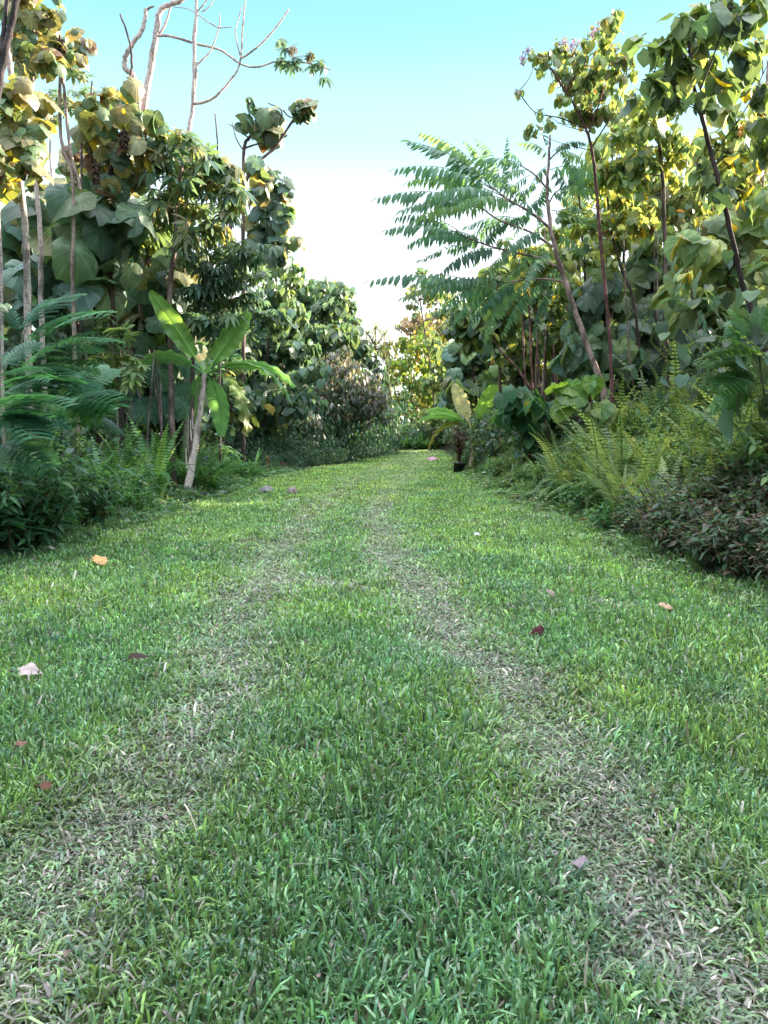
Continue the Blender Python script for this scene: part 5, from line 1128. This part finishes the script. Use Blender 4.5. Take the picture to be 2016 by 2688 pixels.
def zone(x, y, y0, y1):
    o = float(outside(x, y)); f = (y - y0) / (y1 - y0)
    return (' nearest the camera' if f < 0.25 else ' short of halfway' if f < 0.5 else ' past halfway' if f < 0.75 else ' at its far end') + (', lawn side' if o < 0.9 else ', middle row' if o < 1.9 else ', back row')
UG = bush_proto('thicket_bush', 1.3, 1500, T_HRT, 0.16, [(DG, 3), (MG, 3), (TG, 2), (LG, .6)], M_SML, flat=0.95, hang=0.5)
def brow(pts, label, group):
    for (x, y, s_) in pts: place(UG, [(x, y, random.uniform(0, 6.28), s_)], label, 'bush', group)
def brow(pts, label, group, _b=brow):
    ys = [p[1] for p in pts]
    for p in pts: _b([p], label + zone(p[0], p[1], min(ys), max(ys) + 1e-3).split(',')[0], group)
brow([(-6.4 + random.uniform(-.4, .4) - (0.5 if k % 2 else 0), 11.5 + k * 1.15, random.uniform(0.9, 1.25)) for k in range(14)], 'shaded bush low in the left thicket behind the ferns', 'bushes low in the left thicket')
brow([(float(edge_r(y)) + 3.1 + random.uniform(-.4, .9), y, random.uniform(0.62, 0.9)) for y in np.arange(8.5, 24, 1.1)], 'shaded bush low in the right thicket behind the ferns', 'bushes low in the right thicket')
brow([(float(edge_r(y)) + 1.6 + random.uniform(-.3, .5), y, random.uniform(0.8, 1.2)) for y in np.arange(23, 47, 1.9)], 'bush at the foot of the receding right side thicket', 'bushes along the far right edge')
brow([(x, 51.5 + random.uniform(-1, 1), random.uniform(0.9, 1.3)) for x in (-1, 0.6, 2.2, 3.8, 5.2)], 'bush closing off the far end of the lawn', 'bushes at the far end')
brow([(x, y, sc_) for (x, y, sc_) in [(6.6, 9.0, 1.7), (7.2, 7.4, 1.8), (6.4, 5.6, 1.6), (6.6, 4.0, 1.7), (6.4, 2.2, 1.7), (7.4, 11, 1.8), (7.6, 13, 1.8), (7.6, 15.2, 1.9), (8.6, 17.4, 1.5), (8.2, 19.6, 1.5), (7.8, 22, 1.5), (7.4, 24.5, 1.6), (7.0, 27, 1.9), (7.0, 29.5, 1.9)]], 'tall dark bush added for lawn shade deep in the right thicket', 'tall bushes added deep in the right thicket for lawn shade')  # bushes added to stop stray sun patches reaching the lawn
row([G_C, G_D], [(7.8, 6.5, 1.0), (9.5, 5.2, 1.1), (7.6, 3.6, 1.0), (9.6, 2.2, 1.1), (7.8, 0.8, 1.0), (10, -0.8, 1.1), (7.8, -2.4, 1.0), (11.5, 7.5, 1.2), (12.2, 4.5, 1.2), (12, 1, 1.2), (13.5, 9.5, 1.25), (14, 6, 1.25), (9.8, -4, 1.1), (8.8, 8.2, 1.05)],
    'unseen tree added beside the near lawn on the right for shade', 'unseen trees added beside the near lawn on the right for shade')  # out of frame trees added to block the low sun from the lawn
row([G_A, G_B], [(-8.5, 7, 1.0), (-9.5, 3.5, 1.0), (-8.0, 0.5, 1.0), (-11, 9, 1.1), (-8.6, -3.5, 1.0)], 'unseen tree added beside the near lawn on the left for shade', 'unseen trees added beside the near lawn on the left for shade')  # unseen trees added past the left frame edge for shade

# ================================================================== FERNS
def fern_proto(seed, n, size, pal, tms=T_FRO):
    g = np.random.default_rng(seed); mb = MB()
    az = g.uniform(0, 6.28, n); d = np.stack([np.cos(az), np.sin(az), g.uniform(-0.15, 0.35, n)], 1)
    sz = size * g.uniform(0.6, 1.1, n); co = palette(n, pal, 0.25); wh = g.integers(0, len(tms), n)
    pos = np.stack([np.cos(az), np.sin(az), np.zeros(n)], 1) * 0.05
    for q in range(len(tms)):
        s = wh == q; stamp(mb, tms[q], pos[s], d[s], np.tile([0, 0, 1.0], (s.sum(), 1)) + 1e-3, sz[s], co[s])
    return mb.build('sword_fern', M_FRN)
FP_L = [((0.09, 0.20, 0.08), 4), ((0.14, 0.25, 0.08), 2), ((0.15, 0.10, 0.05), 0.3)]
FP_R = [((0.20, 0.30, 0.13), 4), ((0.27, 0.35, 0.14), 3), ((0.13, 0.235, 0.12), 2.5), ((0.28, 0.20, 0.12), 0.2)]
ferns = [fern_proto(1, 17, 0.85, FP_R), fern_proto(2, 13, 0.95, FP_R, [T_FRO[0], T_FRO[2]]), fern_proto(3, 20, 0.75, FP_R), fern_proto(4, 13, 0.95, FP_L), fern_proto(5, 10, 1.1, FP_L, [T_FRO[1], T_FRO[2]])]
def fern_zone(label, group, protos, pts):
    ys = [p[1] for p in pts]; base_label = label
    for i, (x, y, s) in enumerate(pts):
        label = base_label + zone(x, y, min(ys), max(ys))
        place(protos[i % len(protos)], [(x, y, random.uniform(0, 6.28), s)], label, 'fern', group)
def clear_view(x, y):
    """keeps the banana trunks and the pot free of growth in front of them"""
    for (ax, ay) in ((bb[0], bb[1]), (sb[0], sb[1]), (sb[0] - 0.5, sb[1])):
        if y < ay + 0.25 and abs(x - ax * y / ay) < 0.5 and y > ay - 6: return False
    return True
def scatter(n, side, y0, y1, d0, d1, s0, s1, mind=0.42):
    out = []; tries = 0
    while len(out) < n and tries < 6000:
        tries += 1; y = random.uniform(y0, y1); d = random.uniform(d0, d1)
        x = float(edge_l(y)) - d if side < 0 else float(edge_r(y)) + d
        if clear_view(x, y) and all((x - a) ** 2 + (y - b) ** 2 > mind ** 2 for a, b, _ in out): out.append((x, y, random.uniform(s0, s1)))
    return out
fern_zone('light green sword fern on the right bank', 'sword ferns on the right bank', ferns[:3], [(x, y, s_ * (0.72 if (x - float(edge_r(y)) < 1.5 and y < 11) else 1.0)) for (x, y, s_) in scatter(165, 1, 6.6, 15.0, 0.5, 3.8, 1.1, 2.1, 0.33) if y > 9.6 or x - float(edge_r(y)) > 1.15])
fern_zone('low sword fern beyond the right bank', 'sword ferns farther along the right edge', ferns[:3], scatter(34, 1, 14.5, 23, 0.5, 2.6, 0.7, 1.15, 0.5))
fern_zone('shaded sword fern along the left edge', 'sword ferns on the left side', ferns[3:], scatter(40, -1, 9.0, 19, 0.4, 2.4, 1.0, 1.6, 0.42))
# the big arching fronds
def single_fern(label, x, y, rz, n, size, spread, pal, tms):
    b = np.array([x, y, float(hz(x, y))]); root = empty('sword_fern', b); tag(root, label, 'fern')
    for i in range(n):
        a = rz + random.uniform(-spread, spread); mb = MB(); s = size * random.uniform(0.8, 1.05)
        stamp(mb, tms[i % len(tms)], np.array([b]), np.array([[math.cos(a), math.sin(a), 0.1]]), np.array([[0, 0, 1.0]]), np.array([s]), palette(1, pal, 0.15)); mb.build('frond', M_FRN, root, b)
p_ = G(640, 515); single_fern('big arching fern with long pale fronds bowing left above the dark shrub', float(edge_r(9) + 0.9), 9.0, R(185), 7, 1.35, 0.7, [((0.14, 0.22, 0.10), 1)], [T_FRO[1], T_FRO[3]])
single_fern('silvery fern with fronds fanning right at the bottom left shrub', -4.9, 9.6, R(10), 7, 1.15, 0.9, [((0.09, 0.17, 0.10), 1)], [T_FRO[1], T_FRO[0]])
single_fern('large fern with curved fronds at the right frame edge', 5.0, 7.0, R(200), 8, 1.3, 1.2, [((0.07, 0.16, 0.07), 1)], [T_FRO[1], T_FRO[3], T_FRO[0]])

# ================================================================== SHRUBS near the lawn
def shrub_proto(n_st, H_, size, pal, spread=0.55, per=34, mat=M_MID, scol=(0.07, 0.05, 0.035)):
    t = empty('leafy_shrub', (0, 0, 0)); s = MB(); l_ = MB()
    for k in range(n_st):
        a = RNG.uniform(0, 6.28); q = RNG.uniform(0.1, 1) * spread; h = H_ * RNG.uniform(0.5, 1.05)
        c = tube(s, [np.array([0, 0, -0.05]) + RNG.normal(0, .04, 3) * [1, 1, 0], [math.cos(a) * q * 0.5, math.sin(a) * q * 0.5, h * 0.6], [math.cos(a) * q, math.sin(a) * q, h]], 0.010, 0.004, scol, 4, 8)
        m = per; i = RNG.integers(1, len(c), m); pos = c[i] + RNG.normal(0, 0.035, (m, 3))
        az = RNG.uniform(0, 6.28, m); d = np.stack([np.cos(az), np.sin(az), RNG.uniform(-0.7, 0.6, m)], 1)
        wh = RNG.integers(0, 3, m); sz = size * RNG.uniform(0.55, 1.2, m); co = palette(m, pal, 0.3)
        up = np.tile([0, 0, 1.0], (m, 1)) + RNG.normal(0, 0.3, (m, 3))
        for w__ in range(3):
            e = wh == w__; stamp(l_, T_LAN[w__], pos[e], d[e], up[e], sz[e], co[e])
    s.build('stem', M_BARK, t); l_.build('foliage', mat, t); return t
S_L = shrub_proto(26, 0.8, 0.15, [((0.05, 0.13, 0.075), 4), ((0.075, 0.18, 0.085), 3), ((0.15, 0.24, 0.10), 0.4)])
S_L2 = shrub_proto(22, 0.6, 0.12, [((0.07, 0.18, 0.085), 4), ((0.11, 0.24, 0.08), 3)])
S_R = shrub_proto(26, 0.6, 0.10, [((0.075, 0.062, 0.055), 3), ((0.07, 0.13, 0.075), 5), ((0.14, 0.10, 0.09), 1), ((0.05, 0.10, 0.06), 3)])
S_R2 = shrub_proto(24, 0.75, 0.13, [((0.18, 0.29, 0.11), 4), ((0.12, 0.21, 0.10), 4), (YG, .8)])
def shrubs(label, group, protos, pts):
    ys = [p[1] for p in pts]; base_label = label
    for i, (x, y, s) in enumerate(pts):
        label = base_label + zone(x, y, min(ys), max(ys)); place(protos[i % len(protos)], [(x, y, random.uniform(0, 6.28), s)], label, 'shrub', group)
shrubs('dark glossy shrub in the bottom left clump', 'dark shrubs at the near left lawn edge', [S_L], scatter(20, -1, 6.8, 10.5, 0.1, 1.9, 0.8, 1.35, 0.45))
shrubs('mid green shrub around the tall banana plant', 'leafy shrubs farther along the left edge', [S_L2, S_L], scatter(30, -1, 10.2, 23, 0.15, 2.2, 0.7, 1.3, 0.6))
shrubs('dark brownish shrub below the right ferns', 'dark brownish shrubs below the right ferns', [S_R], scatter(36, 1, 6.2, 10.4, 0.15, 1.3, 0.6, 1.25, 0.31))
shrubs('bright green shrub among the right ferns', 'green shrubs among the right ferns', [S_R2], scatter(62, 1, 6.6, 15, 1.0, 3.8, 0.8, 1.5, 0.42))
shrubs('low green shrub along the far right edge', 'low shrubs along the far right edge', [S_R2, S_L2], scatter(46, 1, 10.5, 34, 0.1, 1.8, 0.55, 1.05, 0.5))
# strap leaf clumps by the red fallen leaf
def strap_clump(label, x, y, h, n, pal):
    b = np.array([x, y, float(hz(x, y))]); mb = MB(); az = RNG.uniform(0, 6.28, n)
    d = np.stack([np.cos(az), np.sin(az), RNG.uniform(0.9, 2.8, n)], 1); wh = RNG.integers(0, 3, n); sz = h * RNG.uniform(0.6, 1.15, n); co = palette(n, pal, 0.25)
    for q in range(3):
        s = wh == q; stamp(mb, T_STR[q], np.tile(b, (s.sum(), 1)) + RNG.normal(0, 0.05, (s.sum(), 3)) * [1, 1, 0], d[s], np.tile([0, 0, 1.0], (s.sum(), 1)) + 1e-3, sz[s], co[s])
    tag(mb.build('strap_leaf_plant', M_FRN, None, b), label, 'plant')
PS = [((0.05, 0.15, 0.05), 3), ((0.09, 0.2, 0.05), 1)]
strap_clump('strap leaved clump just right of the banana trunk', -3.9, 17.0, 0.9, 46, PS)
strap_clump('strap leaved clump next to the pink fallen leaf at the left edge', -3.75, 21.5, 1.0, 46, PS)
strap_clump('wide strap leaved clump between the banana trunk and mottled shrub', -4.4, 19.4, 1.05, 50, PS)
strap_clump('strap leaved clump at the far end of the lawn', 2.6, 49.3, 1.3, 60, PS)
strap_clump('second strap leaved clump at the far end of the lawn nearer the mound', 1.7, 49.6, 1.2, 60, PS)

# ================================================================== SMALL THINGS
def potted():
    q = G(456, 472); x, y = q[0], q[1] - 0.6; b = np.array([x, y, float(hz(x, y))])
    root = empty('nursery_pot', b); tag(root, 'black plastic nursery pot tipped slightly beside the small banana plant', 'plant pot')
    n = 20; th = np.linspace(0, 2 * np.pi, n, endpoint=False); prof = [(0.0, 0.0), (0.15, 0.0), (0.19, 0.30), (0.205, 0.30), (0.205, 0.335), (0.185, 0.335), (0.18, 0.27), (0.0, 0.27)]
    V = []; F = []
    for (r_, z) in prof: V += [[r_ * math.cos(t), r_ * math.sin(t), z] for t in th]
    for i in range(len(prof) - 1):
        for j in range(n):
            a = i * n + j; c = i * n + (j + 1) % n; F += [[a, c, c + n], [a, c + n, a + n]]
    m, t = newmat('black_plastic'); pr = N(t, 'ShaderNodeBsdfPrincipled'); nz = N(t, 'ShaderNodeTexNoise'); nz.inputs['Scale'].default_value = 12
    rr = N(t, 'ShaderNodeValToRGB'); rr.color_ramp.elements[0].color = (0.008, 0.009, 0.014, 1); rr.color_ramp.elements[1].color = (0.035, 0.035, 0.05, 1)
    t.links.new(nz.outputs[0], rr.inputs[0]); t.links.new(rr.outputs[0], pr.inputs[0]); pr.inputs['Roughness'].default_value = 0.4
    t.links.new(pr.outputs[0], N(t, 'ShaderNodeOutputMaterial').inputs[0])
    V = np.array(V); V = V @ np.array([[1, 0, 0], [0, 1, 0], [0.18, -0.1, 1]]); mb = MB(); mb.add(V + b, F, (0.02, 0.02, 0.03)); mb.build('pot', m, root, b)
    pb = b + [0.05, 0, 0.28]; r2 = empty('red_leaf_plant', pb); tag(r2, 'spindly dark red leaved plant growing in the black pot', 'potted plant')
    s = MB(); l_ = MB()
    for k in range(12):
        a = RNG.uniform(0, 6.28); q_ = RNG.uniform(0.05, 0.28); h = RNG.uniform(0.8, 1.4)
        c = tube(s, [pb, pb + [math.cos(a) * q_ * .5, math.sin(a) * q_ * .5, h * .5], pb + [math.cos(a) * q_, math.sin(a) * q_, h]], 0.012, 0.005, (0.10, 0.05, 0.05), 4, 12)
        m_ = 42; i = RNG.integers(4, len(c), m_); az = RNG.uniform(0, 6.28, m_); d = np.stack([np.cos(az), np.sin(az), RNG.uniform(-0.3, 0.9, m_)], 1)
        stamp(l_, T_LAN[0], c[i], d, np.tile([0, 0, 1.0], (m_, 1)) + 1e-3, RNG.uniform(0.08, 0.17, m_), palette(m_, [((0.11, 0.035, 0.045), 3), ((0.06, 0.03, 0.035), 2), ((0.2, 0.10, 0.09), 1)], 0.3))
    s.build('stem', M_BARK, r2, pb); l_.build('foliage', M_SML, r2, pb)
potted()
def fallen(label, px, py, size, col, tm=0, tilt=0.3, rz=0.0, curl=1.0, z=0.045, name='fallen_leaf', mat=M_DRY, wid=1.0):
    q = G(px, py); b = np.array([q[0], q[1], float(hz(q[0], q[1])) + z + 0.035]); mb = MB()
    v, f, u = (T_RND[:5] + T_RND[6:] + T_LAN + T_HRT)[tm]; v = v.copy(); v[:, 2] = v[:, 2] * curl * 1.5 + 0.25 * curl * np.abs(v[:, 0]) ** 1.5 + 0.05 * np.sin(7 * v[:, 1] + 4 * v[:, 0])
    d = np.array([[math.cos(rz), math.sin(rz), tilt]]); n = np.array([[0, -0.35, 1.0]])
    stamp(mb, (v, f, u), np.array([b]), d, n, np.array([[size * wid, size, size]]), np.array([col]))
    v0 = b + nrm(d)[0] * (-0.45 * size if tm < 6 else 0); tube(mb, [v0, v0 - nrm(d)[0] * size * 0.3 + [0, 0, 0.01]], 0.004, 0.003, np.array(col) * 0.6, 4, 3)
    return tag(mb.build(name, mat, None, b), label, 'fallen leaf')
fallen('orange curled fallen leaf on the grass at the left edge', 97, 566, 0.17, (0.60, 0.36, 0.17), 0, 0.05, 0.2, 1.6, 0.07)
fallen('pale mauve dead leaf on the grass near the left frame edge', 25, 679, 0.12, (0.42, 0.33, 0.34), 3, 0.05, 0.3, 0.8, 0.05)
fallen('dark brown curled leaf left of the worn left track', 128, 671, 0.13, (0.05, 0.028, 0.025), 7, 0.5, 0.4, 1.0, 0.05, wid=1.8)
fallen('tiny brown leaf just below the dark curled leaf', 156, 690, 0.06, (0.13, 0.05, 0.04), 7, 0.4, 1.4, 1.0, 0.05, wid=1.6)
fallen('dark maroon crumpled leaf right of the right track', 539, 639, 0.12, (0.075, 0.02, 0.025), 5, 0.2, 2.4, 2.2, 0.06)
fallen('greyish folded leaf upright in the grass right of the right track', 553, 608, 0.12, (0.22, 0.17, 0.15), 6, 0.7, 1.9, 1.0, 0.05, wid=1.5)
fallen('small tan leaf on the grass toward the right shrubs', 665, 616, 0.11, (0.45, 0.30, 0.22), 4, 0.1, 0.6, 1.2, 0.05)
fallen('grey dry leaf lying on the far lawn right of the banana base', 264, 494, 0.34, (0.30, 0.26, 0.30), 1, 0.12, 0.2, 1.6, 0.1)
fallen('pinkish grey curled leaf on the far lawn by the left track', 292, 495, 0.26, (0.40, 0.31, 0.33), 5, 0.4, 2.2, 2.0, 0.12)
fallen('large pink red fallen leaf at the left lawn edge near the strap leaves', 281, 470, 0.75, (0.34, 0.13, 0.13), 2, 0.1, 2.9, 1.3, 0.16)
fallen('bright pink fallen leaf on the right lawn edge before the pot', 432, 462, 0.62, (0.52, 0.28, 0.40), 1, 0.15, 0.9, 0.9, 0.14, wid=0.75)
fallen('brown withered leaf hanging at the foot of the small banana', 484, 468, 0.55, (0.34, 0.19, 0.13), 6, 2.0, 1.5, 1.2, 0.1, wid=1.4)
fallen('reddish brown leaf scrap at the bottom left of the lawn', 45, 805, 0.045, (0.12, 0.05, 0.04), 4, 0.2, 0.5, 1.0, 0.05)
fallen('little brown leaf by the bare patch at the left frame edge', 22, 762, 0.05, (0.2, 0.10, 0.08), 3, 0.2, 1.5, 1.4, 0.05)
fallen('dusty purple leaf scrap in the right worn track', 582, 872, 0.05, (0.26, 0.2, 0.24), 1, 0.1, 2.5, 1.2, 0.04)
fallen('pinkish dead leaf in the near right worn track', 654, 852, 0.05, (0.34, 0.22, 0.22), 7, 0.3, 2.0, 1.0, 0.04, wid=1.5)
fallen('small white grey leaf on the far lawn beside the banana rocks', 222, 496, 0.2, (0.42, 0.42, 0.45), 4, 0.2, 1.2, 1.5, 0.08)
fallen('pale speck of a leaf on the lawn at the start of the ferns', 476, 539, 0.09, (0.55, 0.55, 0.52), 1, 0.1, 0.2, 1.0, 0.06)
# stake by the pink leaf
q = G(267, 474); mb = MB(); tube(mb, [[q[0], q[1], -0.05], [q[0] + 0.01, q[1], 0.25], [q[0] + 0.03, q[1], 0.55]], 0.022, 0.02, (0.55, 0.17, 0.10), 6, 8)
tag(mb.build('marker_stake', M_DRY, None, (q[0], q[1], 0)), 'short orange marker stake at the left lawn edge by the pink leaf', 'stake')
# lava rocks round the banana foot
m, t = newmat('dark_rock'); pr = N(t, 'ShaderNodeBsdfPrincipled'); nz = N(t, 'ShaderNodeTexNoise'); nz.inputs['Scale'].default_value = 30; nz.inputs['Detail'].default_value = 8
rr = N(t, 'ShaderNodeValToRGB'); rr.color_ramp.elements[0].color = (0.012, 0.012, 0.016, 1); rr.color_ramp.elements[1].color = (0.12, 0.12, 0.14, 1)
bp = N(t, 'ShaderNodeBump'); bp.inputs['Strength'].default_value = 1.0; bp.inputs['Distance'].default_value = 0.03
t.links.new(nz.outputs[0], rr.inputs[0]); t.links.new(rr.outputs[0], pr.inputs[0]); t.links.new(nz.outputs[0], bp.inputs['Height']); t.links.new(bp.outputs[0], pr.inputs['Normal']); pr.inputs['Roughness'].default_value = 0.9
t.links.new(pr.outputs[0], N(t, 'ShaderNodeOutputMaterial').inputs[0]); M_ROCK = m
import bmesh
def rock(label, x, y, r_, seed):
    g = np.random.default_rng(seed); bm = bmesh.new(); bmesh.ops.create_icosphere(bm, subdivisions=3, radius=1)
    k = nrm(g.standard_normal((5, 3)))
    for v in bm.verts:
        c = np.array(v.co); s = 1 + 0.25 * sum(math.sin(3 * float(c @ q_) + i) for i, q_ in enumerate(k)) / 2 + g.normal(0, 0.04)
        v.co = Vector(c * s * r_) ; v.co.z *= 0.62
    me = bpy.data.meshes.new('rock'); bm.to_mesh(me); bm.free(); me.materials.append(M_ROCK)
    o = bpy.data.objects.new('rock', me); COL.objects.link(o); o.location = (x, y, float(hz(x, y)) + r_ * 0.45); tag(o, label, 'rock')
for i, (dx, dy, r_, lb) in enumerate([(0.12, -0.35, 0.15, 'largest dark lava rock in front of the banana trunk foot'), (0.38, -0.28, 0.12, 'dark lava rock at the right of the banana trunk foot'), (-0.10, -0.25, 0.09, 'small dark lava rock at the left of the banana trunk foot'), (0.30, -0.48, 0.08, 'smallest dark lava rock nearest the lawn below the banana trunk')]):
    rock(lb, bb[0] + dx, bb[1] + dy, r_, i)
